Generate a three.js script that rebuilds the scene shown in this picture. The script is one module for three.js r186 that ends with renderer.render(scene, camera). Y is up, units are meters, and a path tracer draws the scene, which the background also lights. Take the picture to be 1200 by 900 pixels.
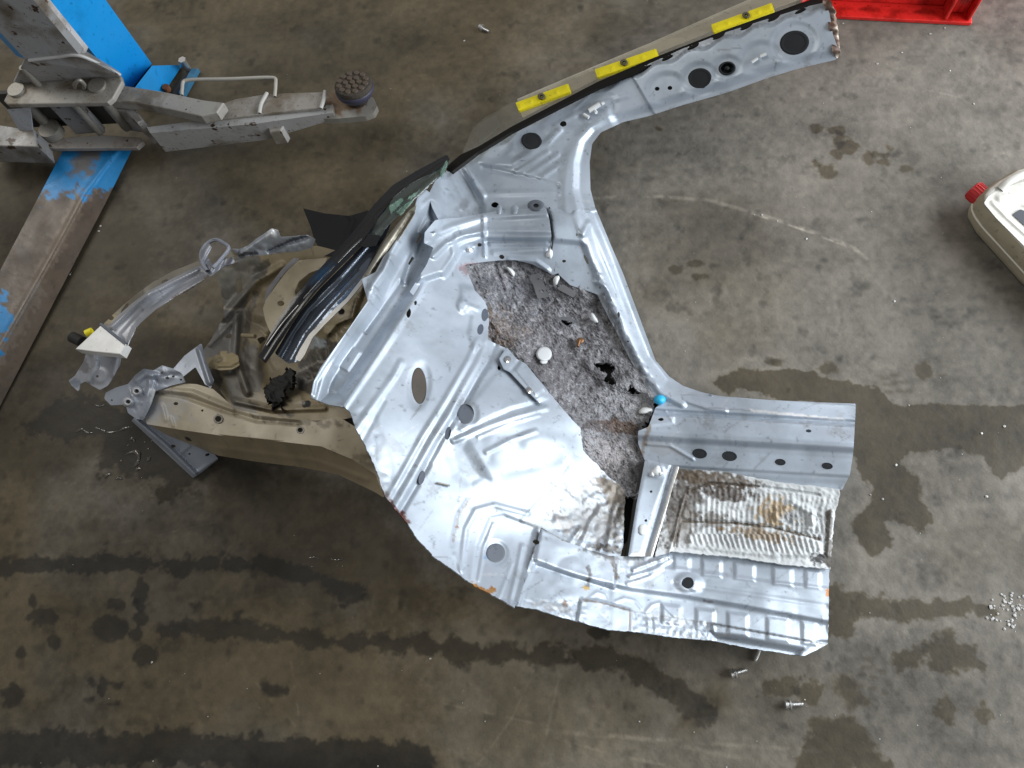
import * as THREE from 'three';
import { ConvexGeometry } from 'three/addons/geometries/ConvexGeometry.js';
import { RoundedBoxGeometry } from 'three/addons/geometries/RoundedBoxGeometry.js';
import { mergeGeometries } from 'three/addons/utils/BufferGeometryUtils.js';
import { RectAreaLightUniformsLib } from 'three/addons/lights/RectAreaLightUniformsLib.js';

// ---------- camera: hand-held above the workshop floor, looking steeply down ----------
const EYE = 1.62, FOCAL = 900, NADIR = [690, 780];
const UPC = new THREE.Vector3(-(NADIR[0] - 600), NADIR[1] - 450, FOCAL).normalize();
const XC = new THREE.Vector3(1, 0, 0).addScaledVector(UPC, -UPC.x).normalize();
const ZC = new THREE.Vector3().crossVectors(XC, UPC);
const scene = new THREE.Scene();
const camera = new THREE.PerspectiveCamera(2 * Math.atan(450 / FOCAL) * 180 / Math.PI, 4 / 3, 0.05, 60);
camera.position.set(0, EYE, 0);
camera.quaternion.setFromRotationMatrix(new THREE.Matrix4().makeBasis(
  new THREE.Vector3(XC.x, UPC.x, ZC.x), new THREE.Vector3(XC.y, UPC.y, ZC.y), new THREE.Vector3(XC.z, UPC.z, ZC.z)));
scene.add(camera);
const renderer = new THREE.WebGLRenderer({ antialias: true });
renderer.setSize(1024, 768);
renderer.toneMapping = THREE.LinearToneMapping;
renderer.toneMappingExposure = 1.02;
renderer.shadowMap.enabled = true;
// ---------- light: daylight through the workshop's open door on the right, dim hall all round ----------
RectAreaLightUniformsLib.init();
scene.background = new THREE.Color().setRGB(0.23, 0.225, 0.215);
const DOOR = { x: 2.7, y: 1.15, z: -0.9, w: 3.2, h: 2.1 };
const dayLight = new THREE.RectAreaLight(new THREE.Color().setRGB(0.92, 0.97, 1.0), 8.8, DOOR.w, DOOR.h);
dayLight.position.set(DOOR.x, DOOR.y, DOOR.z);
dayLight.lookAt(-0.2, 0.25, -0.9);
scene.add(dayLight);
const roofLight = new THREE.RectAreaLight(new THREE.Color().setRGB(1.0, 0.97, 0.9), 5.5, 1.3, 4);   // translucent roof strip, high on the far left
roofLight.position.set(-3.0, 3.8, -2.6); roofLight.lookAt(-0.6, 0, -0.8);
scene.add(roofLight);

// ---------- helpers ----------
// P: the point of the scene at survey position (px, py) of the floor plan sketch and height h above the floor (metres)
function P(px, py, h = 0) {
  const cx = px - 600, cy = 450 - py, cz = -FOCAL;
  const x = cx * XC.x + cy * XC.y + cz * XC.z, y = cx * UPC.x + cy * UPC.y + cz * UPC.z, z = cx * ZC.x + cy * ZC.y + cz * ZC.z;
  const t = (h - EYE) / y;
  return new THREE.Vector3(x * t, h, z * t);
}
function hash(x, y, s = 0) {
  let n = Math.imul(x | 0, 374761393) ^ Math.imul(y | 0, 668265263) ^ Math.imul(s | 0, 2147483647 ^ 0x5bd1e995);
  n = Math.imul(n ^ (n >>> 13), 1274126177); n ^= n >>> 16;
  return (n >>> 0) / 4294967296;
}
function vn(x, y, s = 0) {
  const i = Math.floor(x), j = Math.floor(y); let u = x - i, v = y - j;
  u = u * u * (3 - 2 * u); v = v * v * (3 - 2 * v);
  const a = hash(i, j, s), b = hash(i + 1, j, s), c = hash(i, j + 1, s), d = hash(i + 1, j + 1, s);
  return (a + (b - a) * u) * (1 - v) + (c + (d - c) * u) * v;
}
function fbm(x, y, o = 4, s = 0) { let f = 0, a = 0.5, t = 0; for (let k = 0; k < o; k++) { f += a * vn(x, y, s + k * 17); t += a; a *= 0.5; x = x * 2.03 + 3.1; y = y * 2.03 + 1.7; } return f / t; }
let seed = 12345;
const rnd = () => { seed = (Math.imul(seed, 1664525) + 1013904223) >>> 0; return seed / 4294967296; };
const clamp = (v, a = 0, b = 1) => v < a ? a : v > b ? b : v;
const sst = (a, b, v) => { const t = clamp((v - a) / (b - a)); return t * t * (3 - 2 * t); };
const lerp = (a, b, t) => a + (b - a) * t;
function segDist(px, py, ax, ay, bx, by) {
  const dx = bx - ax, dy = by - ay, t = clamp(((px - ax) * dx + (py - ay) * dy) / (dx * dx + dy * dy || 1));
  return Math.hypot(px - ax - dx * t, py - ay - dy * t);
}
function lineDist(L, x, y) { let d = 1e9; for (let i = 0; i + 1 < L.length; i++) d = Math.min(d, segDist(x, y, L[i][0], L[i][1], L[i + 1][0], L[i + 1][1])); return d; }
function polySdf(p, x, y) {           // positive inside
  let d = 1e9, inside = false;
  for (let i = 0, j = p.length - 1; i < p.length; j = i++) {
    d = Math.min(d, segDist(x, y, p[i][0], p[i][1], p[j][0], p[j][1]));
    if ((p[i][1] > y) !== (p[j][1] > y) && x < (p[j][0] - p[i][0]) * (y - p[i][1]) / (p[j][1] - p[i][1]) + p[i][0]) inside = !inside;
  }
  return inside ? d : -d;
}
function ellSdf(e, x, y) {            // e = [cx, cy, rx, ry, degrees]
  const a = (e[4] || 0) * Math.PI / 180, c = Math.cos(a), s = Math.sin(a), dx = x - e[0], dy = y - e[1], ry = e[3] ?? e[2];
  return (1 - Math.hypot((dx * c + dy * s) / e[2], (-dx * s + dy * c) / ry)) * Math.min(e[2], ry);
}
function bboxOf(L, m) { let a = 1e9, b = 1e9, c = -1e9, d = -1e9; for (const [x, y] of L) { a = Math.min(a, x); b = Math.min(b, y); c = Math.max(c, x); d = Math.max(d, y); } return [a - m, b - m, c + m, d + m]; }
const inBox = (b, x, y) => x >= b[0] && x <= b[2] && y >= b[1] && y <= b[3];
// pressed-sheet features, heights in metres: bead along a line, raised or sunk field, round dish, crumpling
const bead = (line, w, d) => { const bb = bboxOf(line, w); return (x, y) => { if (!inBox(bb, x, y)) return 0; const q = lineDist(line, x, y) / w; return q >= 1 ? 0 : d * (1 - q * q) * (1 - q * q); }; };
const field = (poly, w, d) => { const bb = bboxOf(poly, w); return (x, y) => inBox(bb, x, y) ? d * sst(-w / 2, w / 2, polySdf(poly, x, y)) : 0; };
const dish = (cx, cy, rx, ry, rot, w, d) => { const m = Math.max(rx, ry) + w; return (x, y) => Math.abs(x - cx) > m || Math.abs(y - cy) > m ? 0 : d * sst(-w / 2, w / 2, ellSdf([cx, cy, rx, ry, rot], x, y)); };
const crumple = (poly, w, sc, amp, s = 5) => { const bb = bboxOf(poly, w); return (x, y) => { if (!inBox(bb, x, y)) return 0; const k = sst(0, w, polySdf(poly, x, y)); return k ? k * amp * (Math.abs(fbm(x / sc, y / sc, 3, s) - 0.5) * 4 - 0.6) : 0; }; };
const off = (line, dx, dy) => line.map(([x, y]) => [x + dx, y + dy]);
// smooth sheet through given points [x, y, height]
function spline(pts) {
  const n = pts.length, N = n + 3, A = [];
  const U = (r2) => r2 < 1e-9 ? 0 : r2 * Math.log(r2);
  const S = 0.01;
  for (let i = 0; i < n; i++) { const row = []; for (let j = 0; j < n; j++) row.push(U(((pts[i][0] - pts[j][0]) * S) ** 2 + ((pts[i][1] - pts[j][1]) * S) ** 2) + (i === j ? 0.004 : 0)); row.push(1, pts[i][0] * S, pts[i][1] * S, pts[i][2]); A.push(row); }
  for (let k = 0; k < 3; k++) { const row = []; for (let j = 0; j < n; j++) row.push(k ? pts[j][k - 1] * S : 1); row.push(0, 0, 0, 0); A.push(row); }
  for (let c = 0; c < N; c++) {
    let p = c; for (let r = c + 1; r < N; r++) if (Math.abs(A[r][c]) > Math.abs(A[p][c])) p = r;
    [A[c], A[p]] = [A[p], A[c]];
    for (let r = 0; r < N; r++) if (r !== c && A[r][c]) { const f = A[r][c] / A[c][c]; for (let k = c; k <= N; k++) A[r][k] -= f * A[c][k]; }
  }
  const w = A.map((row, i) => row[N] / row[i]);
  return (x, y) => { let h = w[n] + w[n + 1] * x * S + w[n + 2] * y * S; for (let i = 0; i < n; i++) h += w[i] * U(((x - pts[i][0]) * S) ** 2 + ((y - pts[i][1]) * S) ** 2); return h; };
}
function addUp(base, feats, lift = 0) { return (x, y, d) => { let h = base(x, y, d) + lift; for (const f of feats) h += f(x, y, d); return h; }; }

const counts = {};
function numbered(name) { const n = counts[name] = (counts[name] ?? -1) + 1; return n ? `${name}_${String(n).padStart(3, '0')}` : name; }
function mesh(name, geo, mat, parent) {
  const m = new THREE.Mesh(geo, mat); m.name = numbered(name); m.castShadow = m.receiveShadow = true;
  (parent || scene).add(m); return m;
}
function tag(o, label, category, group, kind) {
  o.userData.label = label; if (category) o.userData.category = category;
  if (group) o.userData.group = group; if (kind) o.userData.kind = kind; return o;
}
function thing(name, label, category, group) { const g = new THREE.Group(); g.name = numbered(name); scene.add(g); return tag(g, label, category, group); }

// a sheet of metal cut to an outline, shaped by a height function, with real thickness and cut edges
function sheetGeo({ outline, holes = [], cuts = [], h, step = 1.7, thick = 0.0016, jag = 0, jagScale = 5, color }) {
  const bb = bboxOf(outline, step * 2.5), nx = Math.ceil((bb[2] - bb[0]) / step) + 1, ny = Math.ceil((bb[3] - bb[1]) / step) + 1;
  const F = new Float32Array(nx * ny);
  for (let j = 0; j < ny; j++) for (let i = 0; i < nx; i++) {
    const x = bb[0] + i * step, y = bb[1] + j * step;
    let f = polySdf(outline, x, y);
    if (jag) f += jag * (fbm(x / jagScale, y / jagScale, 3, 71) - 0.5) * 2;
    if (f > -3) { for (const e of holes) f = Math.min(f, -ellSdf(e, x, y)); for (const c of cuts) f = Math.min(f, -polySdf(c, x, y)); }
    if (i === 0 || j === 0 || i === nx - 1 || j === ny - 1) f = Math.min(f, -0.01);
    F[j * nx + i] = f === 0 ? 1e-4 : f;
  }
  const vx = [], vy = [], vd = [], cache = new Map(), tri = [], rim = [];
  const vert = (key, x, y, d) => { let k = cache.get(key); if (k === undefined) { k = vx.length; vx.push(x); vy.push(y); vd.push(d); cache.set(key, k); } return k; };
  const node = (i, j) => vert(j * nx + i, bb[0] + i * step, bb[1] + j * step, F[j * nx + i]);
  const cross = (i, j, a, b) => {
    if (j * nx + i > b * nx + a) [i, j, a, b] = [a, b, i, j];
    const f0 = F[j * nx + i], f1 = F[b * nx + a], t = clamp(f0 / (f0 - f1), 0.02, 0.98);
    return vert(`${j * nx + i}_${b * nx + a}`, bb[0] + (i + (a - i) * t) * step, bb[1] + (j + (b - j) * t) * step, 0);
  };
  for (let j = 0; j + 1 < ny; j++) for (let i = 0; i + 1 < nx; i++) {
    const c = [[i, j], [i, j + 1], [i + 1, j + 1], [i + 1, j]], ring = [];
    let any = false;
    for (let k = 0; k < 4; k++) {
      const [a, b] = c[k], [d, e] = c[(k + 1) % 4], fa = F[b * nx + a], fb = F[e * nx + d];
      if (fa > 0) { ring.push([node(a, b), 0]); any = true; }
      if ((fa > 0) !== (fb > 0)) { ring.push([cross(a, b, d, e), fa > 0 ? 1 : 2]); any = true; }
    }
    if (!any || ring.length < 3) continue;
    for (let k = 1; k + 1 < ring.length; k++) tri.push(ring[0][0], ring[k][0], ring[k + 1][0]);
    for (let k = 0; k < ring.length; k++) { const q = ring[(k + 1) % ring.length]; if (ring[k][1] === 1 && q[1] === 2) rim.push(ring[k][0], q[0]); }
  }
  const n = vx.length, pos = new Float32Array(n * 3), nor = new Float32Array(n * 3);
  for (let k = 0; k < n; k++) { const p = P(vx[k], vy[k], h(vx[k], vy[k], vd[k])); pos[k * 3] = p.x; pos[k * 3 + 1] = p.y; pos[k * 3 + 2] = p.z; }
  for (let t = 0; t < tri.length; t += 3) {
    const [a, b, c] = [tri[t] * 3, tri[t + 1] * 3, tri[t + 2] * 3];
    const ux = pos[b] - pos[a], uy = pos[b + 1] - pos[a + 1], uz = pos[b + 2] - pos[a + 2], wx = pos[c] - pos[a], wy = pos[c + 1] - pos[a + 1], wz = pos[c + 2] - pos[a + 2];
    const X = uy * wz - uz * wy, Y = uz * wx - ux * wz, Z = ux * wy - uy * wx;
    for (const q of [a, b, c]) { nor[q] += X; nor[q + 1] += Y; nor[q + 2] += Z; }
  }
  for (let k = 0; k < n; k++) { const l = Math.hypot(nor[k * 3], nor[k * 3 + 1], nor[k * 3 + 2]) || 1; nor[k * 3] /= l; nor[k * 3 + 1] /= l; nor[k * 3 + 2] /= l; }
  const m = rim.length / 2, total = n * 2 + m * 4;
  const gp = new Float32Array(total * 3), gn = new Float32Array(total * 3), gu = new Float32Array(total * 2), gc = color ? new Float32Array(total * 3) : null, idx = [];
  for (let k = 0; k < n; k++) for (let c = 0; c < 3; c++) {
    gp[k * 3 + c] = pos[k * 3 + c]; gn[k * 3 + c] = nor[k * 3 + c];
    gp[(n + k) * 3 + c] = pos[k * 3 + c] - nor[k * 3 + c] * thick; gn[(n + k) * 3 + c] = -nor[k * 3 + c];
  }
  if (gc) for (let k = 0; k < n; k++) { const c = color(vx[k], vy[k], vd[k]); for (let q = 0; q < 3; q++) gc[k * 3 + q] = gc[(n + k) * 3 + q] = c[q]; }
  for (let t = 0; t < tri.length; t += 3) idx.push(tri[t], tri[t + 1], tri[t + 2], n + tri[t], n + tri[t + 2], n + tri[t + 1]);
  for (let k = 0; k < m; k++) {
    const a = rim[k * 2], b = rim[k * 2 + 1], o = n * 2 + k * 4, src = [a, b, n + a, n + b];
    const ex = pos[b * 3] - pos[a * 3], ey = pos[b * 3 + 1] - pos[a * 3 + 1], ez = pos[b * 3 + 2] - pos[a * 3 + 2];
    const [Nx, Ny, Nz] = [nor[a * 3], nor[a * 3 + 1], nor[a * 3 + 2]];
    let X = ey * Nz - ez * Ny, Y = ez * Nx - ex * Nz, Z = ex * Ny - ey * Nx; const l = Math.hypot(X, Y, Z) || 1;
    for (let q = 0; q < 4; q++) { for (let c = 0; c < 3; c++) { gp[(o + q) * 3 + c] = gp[src[q] * 3 + c]; if (gc) gc[(o + q) * 3 + c] = gc[src[q] * 3 + c]; } gn[(o + q) * 3] = X / l; gn[(o + q) * 3 + 1] = Y / l; gn[(o + q) * 3 + 2] = Z / l; }
    idx.push(o, o + 2, o + 1, o + 1, o + 2, o + 3);
  }
  for (let k = 0; k < total; k++) { gu[k * 2] = gp[k * 3]; gu[k * 2 + 1] = -gp[k * 3 + 2]; }
  const g = new THREE.BufferGeometry();
  g.setAttribute('position', new THREE.BufferAttribute(gp, 3)); g.setAttribute('normal', new THREE.BufferAttribute(gn, 3)); g.setAttribute('uv', new THREE.BufferAttribute(gu, 2));
  if (gc) g.setAttribute('color', new THREE.BufferAttribute(gc, 3));
  g.setIndex(idx); return g;
}
function sheet(name, parent, mat, o) { const m = mesh(name, sheetGeo(o), mat, parent); m.userData.h = undefined; return m; }
// upright solid with an outline given at its top
function prism(pts, top, bot, bevel = 0.0015, atH = top) {
  const s = new THREE.Shape(pts.map(([x, y]) => { const p = P(x, y, atH); return new THREE.Vector2(p.x, -p.z); }));
  const g = new THREE.ExtrudeGeometry(s, { depth: top - bot - 2 * bevel, bevelEnabled: bevel > 0, bevelSize: bevel, bevelOffset: -bevel, bevelThickness: bevel, bevelSegments: 2, curveSegments: 8 });
  g.rotateX(-Math.PI / 2); g.translate(0, bot + bevel, 0); return g;
}
// round plug or button seated on a sheet: rings of [share of radius, height]
function buttonGeo(h, [cx, cy, rx, ry = rx, rot = 0], rings, seg = 26, lift = 0) {
  const a = rot * Math.PI / 180, ca = Math.cos(a), sa = Math.sin(a), pos = [], idx = [], h0 = h(cx, cy, 9);
  // local slope, so that the plug lies in the sheet
  const gx = (h(cx + rx + 2, cy, 9) - h(cx - rx - 2, cy, 9)) / (2 * rx + 4), gy = (h(cx, cy + ry + 2, 9) - h(cx, cy - ry - 2, 9)) / (2 * ry + 4), hm = (h(cx + rx + 2, cy, 9) + h(cx - rx - 2, cy, 9) + h(cx, cy + ry + 2, 9) + h(cx, cy - ry - 2, 9)) / 4;
  rings.forEach(([f, z]) => { for (let k = 0; k < seg; k++) { const t = k / seg * Math.PI * 2, wob = rings.length === 5 && rings[0][1] === 0.006 ? 0.85 + 0.3 * vn(3 + 1.6 * Math.cos(t) + cx, 3 + 1.6 * Math.sin(t) + cy, 8) + 0.12 * Math.sin(3 * t + cx) : 1, u = Math.cos(t) * rx * f * wob, v = -Math.sin(t) * ry * f * wob, x = u * ca - v * sa, y = u * sa + v * ca; const p = P(cx + x, cy + y, hm + gx * x + gy * y + z + lift); pos.push(p.x, p.y, p.z); } });
  for (let r = 0; r + 1 < rings.length; r++) for (let k = 0; k < seg; k++) { const A = r * seg + k, B = r * seg + (k + 1) % seg, C = A + seg, D = B + seg; idx.push(A, C, B, B, C, D); }
  const g = new THREE.BufferGeometry(); g.setAttribute('position', new THREE.Float32BufferAttribute(pos, 3)); g.setIndex(idx); g.computeVertexNormals();
  const uv = []; for (let k = 0; k < pos.length; k += 3) uv.push(pos[k], -pos[k + 2]); g.setAttribute('uv', new THREE.Float32BufferAttribute(uv, 2));
  return g;
}
const PLUG = [[0.01, 0.0008], [0.7, 0.0008], [0.76, 0.0003], [0.82, 0.001], [0.96, 0.0012], [1.05, 0.0004], [1.08, -0.002]];
const FLATPLUG = [[0.01, 0.0002], [0.8, 0.0002], [0.98, 0.0006], [1.06, -0.001]];
const BOSS = [[0.01, 0.0035], [0.45, 0.0034], [0.6, 0.0022], [0.8, 0.0008], [1, -0.0006]];
const BLOB = [[0.01, 0.006], [0.4, 0.0055], [0.75, 0.004], [0.95, 0.0018], [1.02, -0.001]];
const postGeo = (x, y, h0, h1, r, rad = 16) => { const a = P(x, y, h0); return barGeo(a, a.clone().setY(h1), r, rad); };
const hull = (pts) => { const g = new ConvexGeometry(pts), q = g.attributes.position, uv = []; for (let k = 0; k < q.count; k++) uv.push(q.getX(k) + 0.4 * q.getY(k), q.getZ(k) + q.getY(k)); g.setAttribute('uv', new THREE.Float32BufferAttribute(uv, 2)); return g; };
function tubeGeo(pts, r, seg = 40, rad = 8, closed = false) { return new THREE.TubeGeometry(new THREE.CatmullRomCurve3(pts, closed, 'centripetal'), seg, r, rad, closed); }
function barGeo(a, b, r, rad = 12) { const g = new THREE.CylinderGeometry(r, r, a.distanceTo(b), rad); g.applyQuaternion(new THREE.Quaternion().setFromUnitVectors(new THREE.Vector3(0, 1, 0), b.clone().sub(a).normalize())); g.translate((a.x + b.x) / 2, (a.y + b.y) / 2, (a.z + b.z) / 2); return g; }

// ---------- textures ----------
function dataTex(w, h, fn, srgb, repeat) {
  const d = new Uint8Array(w * h * 4);
  for (let j = 0; j < h; j++) for (let i = 0; i < w; i++) { const c = fn(i, j), o = (j * w + i) * 4; d[o] = clamp(c[0]) * 255; d[o + 1] = clamp(c[1]) * 255; d[o + 2] = clamp(c[2]) * 255; d[o + 3] = 255; }
  const t = new THREE.DataTexture(d, w, h); t.magFilter = THREE.LinearFilter; t.minFilter = THREE.LinearMipmapLinearFilter; t.generateMipmaps = true;
  if (srgb) t.colorSpace = THREE.SRGBColorSpace; t.wrapS = t.wrapT = THREE.RepeatWrapping; if (repeat) t.repeat.set(repeat, repeat); t.needsUpdate = true; return t;
}
const wrapN = (x, y, per, s) => { // tileable noise
  const i = Math.floor(x), j = Math.floor(y); let u = x - i, v = y - j; u = u * u * (3 - 2 * u); v = v * v * (3 - 2 * v);
  const q = (a, b) => hash(((a % per) + per) % per, ((b % per) + per) % per, s);
  return (q(i, j) * (1 - u) + q(i + 1, j) * u) * (1 - v) + (q(i, j + 1) * (1 - u) + q(i + 1, j + 1) * u) * v;
};
const tileFbm = (i, j, N, base, o, s) => { let f = 0, a = 0.5, t = 0, p = base; for (let k = 0; k < o; k++) { f += a * wrapN(i / N * p, j / N * p, p, s + k); t += a; a *= 0.55; p *= 2; } return f / t; };
// grain: near-white film of dust and spots on paint (0.35 m a side)
const paintGrain = dataTex(512, 512, (i, j) => { const a = tileFbm(i, j, 512, 6, 6, 3), b = tileFbm(i, j, 512, 40, 3, 9); const spot = b > 0.72 ? (b - 0.72) * 2 : 0; const v = 1 - 0.16 * Math.max(0, a - 0.45) * 2 - spot * 0.5; return [v, v * 0.995, v * 0.985]; }, true, 1 / 0.35);
const paintRough = dataTex(512, 512, (i, j) => { const a = tileFbm(i, j, 512, 8, 6, 23); const v = 0.75 + 0.5 * (a - 0.5); return [v, v, v]; }, false, 1 / 0.35);
const peel = dataTex(512, 512, (i, j) => { const a = tileFbm(i, j, 512, 24, 4, 33), b = tileFbm(i, j, 512, 4, 3, 53); const v = 0.3 * a + 0.7 * b; return [v, v, v]; }, false, 1 / 0.35);
const worn = dataTex(512, 512, (i, j) => { const a = tileFbm(i, j, 512, 5, 6, 203), b = tileFbm(i, j, 512, 16, 5, 213), c = tileFbm(i + 30 * wrapN(i / 60, j / 60, 9, 5), j, 512, 60, 3, 223); const chip = b > 0.72 ? clamp((b - 0.72) * 22) : 0, grime = clamp((a - 0.48) * 2.6), fleck = c > 0.74 ? 0.5 : 0; const m = (p, q, t) => p + (q - p) * t; let r = m(1, 0.62, grime), g = m(1, 0.56, grime), l = m(1, 0.48, grime); r = m(r, 0.42, chip); g = m(g, 0.31, chip); l = m(l, 0.24, chip); return [r * (1 - fleck * 0.4), g * (1 - fleck * 0.45), l * (1 - fleck * 0.5)]; }, true, 1 / 0.32);
const fibre = dataTex(512, 512, (i, j) => { const a = tileFbm(i + 20 * wrapN(i / 24, j / 24, 22, 4), j, 512, 90, 3, 13), b = tileFbm(i, j, 512, 20, 5, 63); const v = clamp(0.2 + 1.25 * (a * 0.6 + b * 0.4 - 0.2)); return [v, v, v * 1.01]; }, false, 1 / 0.16);

// ---------- materials ----------
const V3 = (r, g, b) => new THREE.Color().setRGB(r, g, b);
const std = (r, g, b, rough, metal = 0, more = {}) => new THREE.MeshStandardMaterial({ color: V3(r, g, b), roughness: rough, metalness: metal, ...more });
const M = {
  paint: std(1, 1, 1, 0.56, 0.34, { vertexColors: true, map: paintGrain, roughnessMap: paintRough, bumpMap: peel, bumpScale: 0.0002 }),
  khaki: std(1, 1, 1, 0.6, 0.05, { vertexColors: true, map: paintGrain, roughnessMap: paintRough, bumpMap: peel, bumpScale: 0.0003 }),
  felt: std(1, 1, 1, 0.98, 0, { vertexColors: true, map: fibre, bumpMap: fibre, bumpScale: 0.0018 }),
  pad: std(1, 1, 1, 0.7, 0, { vertexColors: true, map: paintGrain, bumpMap: peel, bumpScale: 0.0015 }),
  rubber: std(0.009, 0.011, 0.014, 0.9),
  greyplug: std(0.11, 0.128, 0.16, 0.6, 0.0, { map: paintGrain }),
  streakline: new THREE.MeshPhysicalMaterial({ color: V3(0.012, 0.013, 0.016), roughness: 0.12, ior: 2.1, clearcoat: 1, clearcoatRoughness: 0.05 }),  // very glossy black for the added highlight beads
  gloss: std(0.01, 0.011, 0.014, 0.2, 0, { bumpMap: peel, bumpScale: 0.0012 }),
  brightdark: std(0.16, 0.19, 0.24, 0.28, 0.75, { bumpMap: peel, bumpScale: 0.003, roughnessMap: paintRough }),
  seal: new THREE.MeshPhysicalMaterial({ color: V3(0.006, 0.0055, 0.005), roughness: 0.5, specularIntensity: 0.35 }),
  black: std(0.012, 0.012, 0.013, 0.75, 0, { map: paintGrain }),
  white: std(0.62, 0.64, 0.65, 0.55), whitepaint: std(0.84, 0.85, 0.86, 0.45, 0, { map: paintGrain }),
  yellow: std(0.92, 0.8, 0.01, 0.5, 0, { map: paintGrain }),
  blueplug: std(0.02, 0.42, 0.72, 0.45), copper: std(0.2, 0.1, 0.045, 0.45, 0.5),
  glass: new THREE.MeshPhysicalMaterial({ color: V3(0.97, 0.97, 0.93), roughness: 0.22, transmission: 1, thickness: 0 }),
  shard: new THREE.MeshPhysicalMaterial({ color: V3(0.6, 0.8, 0.72), roughness: 0.06, transmission: 0.85, thickness: 0 }),
  zinc: std(0.7, 0.7, 0.7, 0.28, 0.9), rust: std(0.2, 0.08, 0.035, 0.9),
  blue: std(0.008, 0.3, 0.76, 0.42, 0, { map: paintGrain, roughnessMap: paintRough }),
  liftgrey: std(0.28, 0.284, 0.295, 0.55, 0.1, { map: worn, roughnessMap: paintRough, bumpMap: peel, bumpScale: 0.002 }),
  liftvc: std(1, 1, 1, 0.6, 0.1, { vertexColors: true, map: paintGrain, roughnessMap: paintRough, bumpMap: peel, bumpScale: 0.002 }),
  steel: std(0.3, 0.29, 0.27, 0.5, 0.5, { map: paintGrain }), padrubber: std(0.06, 0.05, 0.042, 0.9, 0, { map: paintGrain, bumpMap: peel, bumpScale: 0.004 }),
  red: std(0.68, 0.024, 0.02, 0.45, 0, { map: worn, roughnessMap: paintRough }),
  can: std(0.62, 0.62, 0.58, 0.5, 0, { map: paintGrain }), canside: std(1, 1, 1, 0.6, 0, { vertexColors: true, map: paintGrain }),
  cap: std(0.45, 0.02, 0.02, 0.4), label: std(0.03, 0.035, 0.05, 0.45),
  water: new THREE.MeshPhysicalMaterial({ color: V3(0.05, 0.042, 0.032), roughness: 0.05, ior: 1.9, clearcoat: 1, clearcoatRoughness: 0.03 }),  // refraction set high, for brighter glints than water gives
};
const mix3 = (a, b, t) => [lerp(a[0], b[0], t), lerp(a[1], b[1], t), lerp(a[2], b[2], t)];
// coat: base colour plus patches of dirt, rust, scuffing and some painted light, with ragged outlines
function coat(base, spots = [], { edge, edgeCol = [0.2, 0.1, 0.05], vary = 0.06 } = {}) {
  return (x, y, d) => {
    const v = 1 + vary * (fbm(x / 17, y / 17, 4, 41) - 0.5) * 2;
    let c = [base[0] * v, base[1] * v, base[2] * v];
    for (const s of spots) {
      const e = s.line ? 1 - lineDist(s.line, x, y) / s.w : s.poly ? polySdf(s.poly, x, y) / (s.w || 10) : ellSdf(s.e, x, y) / Math.min(s.e[2], s.e[3] ?? s.e[2]);
      if (e < -0.8) continue;
      const n = fbm(x / (s.sc || 6), y / (s.sc || 6), 4, s.seed || 7) - 0.5;
      const t = sst(-0.05, s.soft || 0.3, e + n * (s.rag || 1.6)) * (s.a ?? 1);
      if (t > 0) c = mix3(c, s.c, clamp(t * (0.92 + 0.3 * (vn(x / 2.3, y / 2.3, 3) - 0.4))));
    }
    if (edge && d < edge && fbm(x / 9, y / 9, 3, 91) > 0.55) c = mix3(c, edgeCol, 0.8);
    return c;
  };
}

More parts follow.
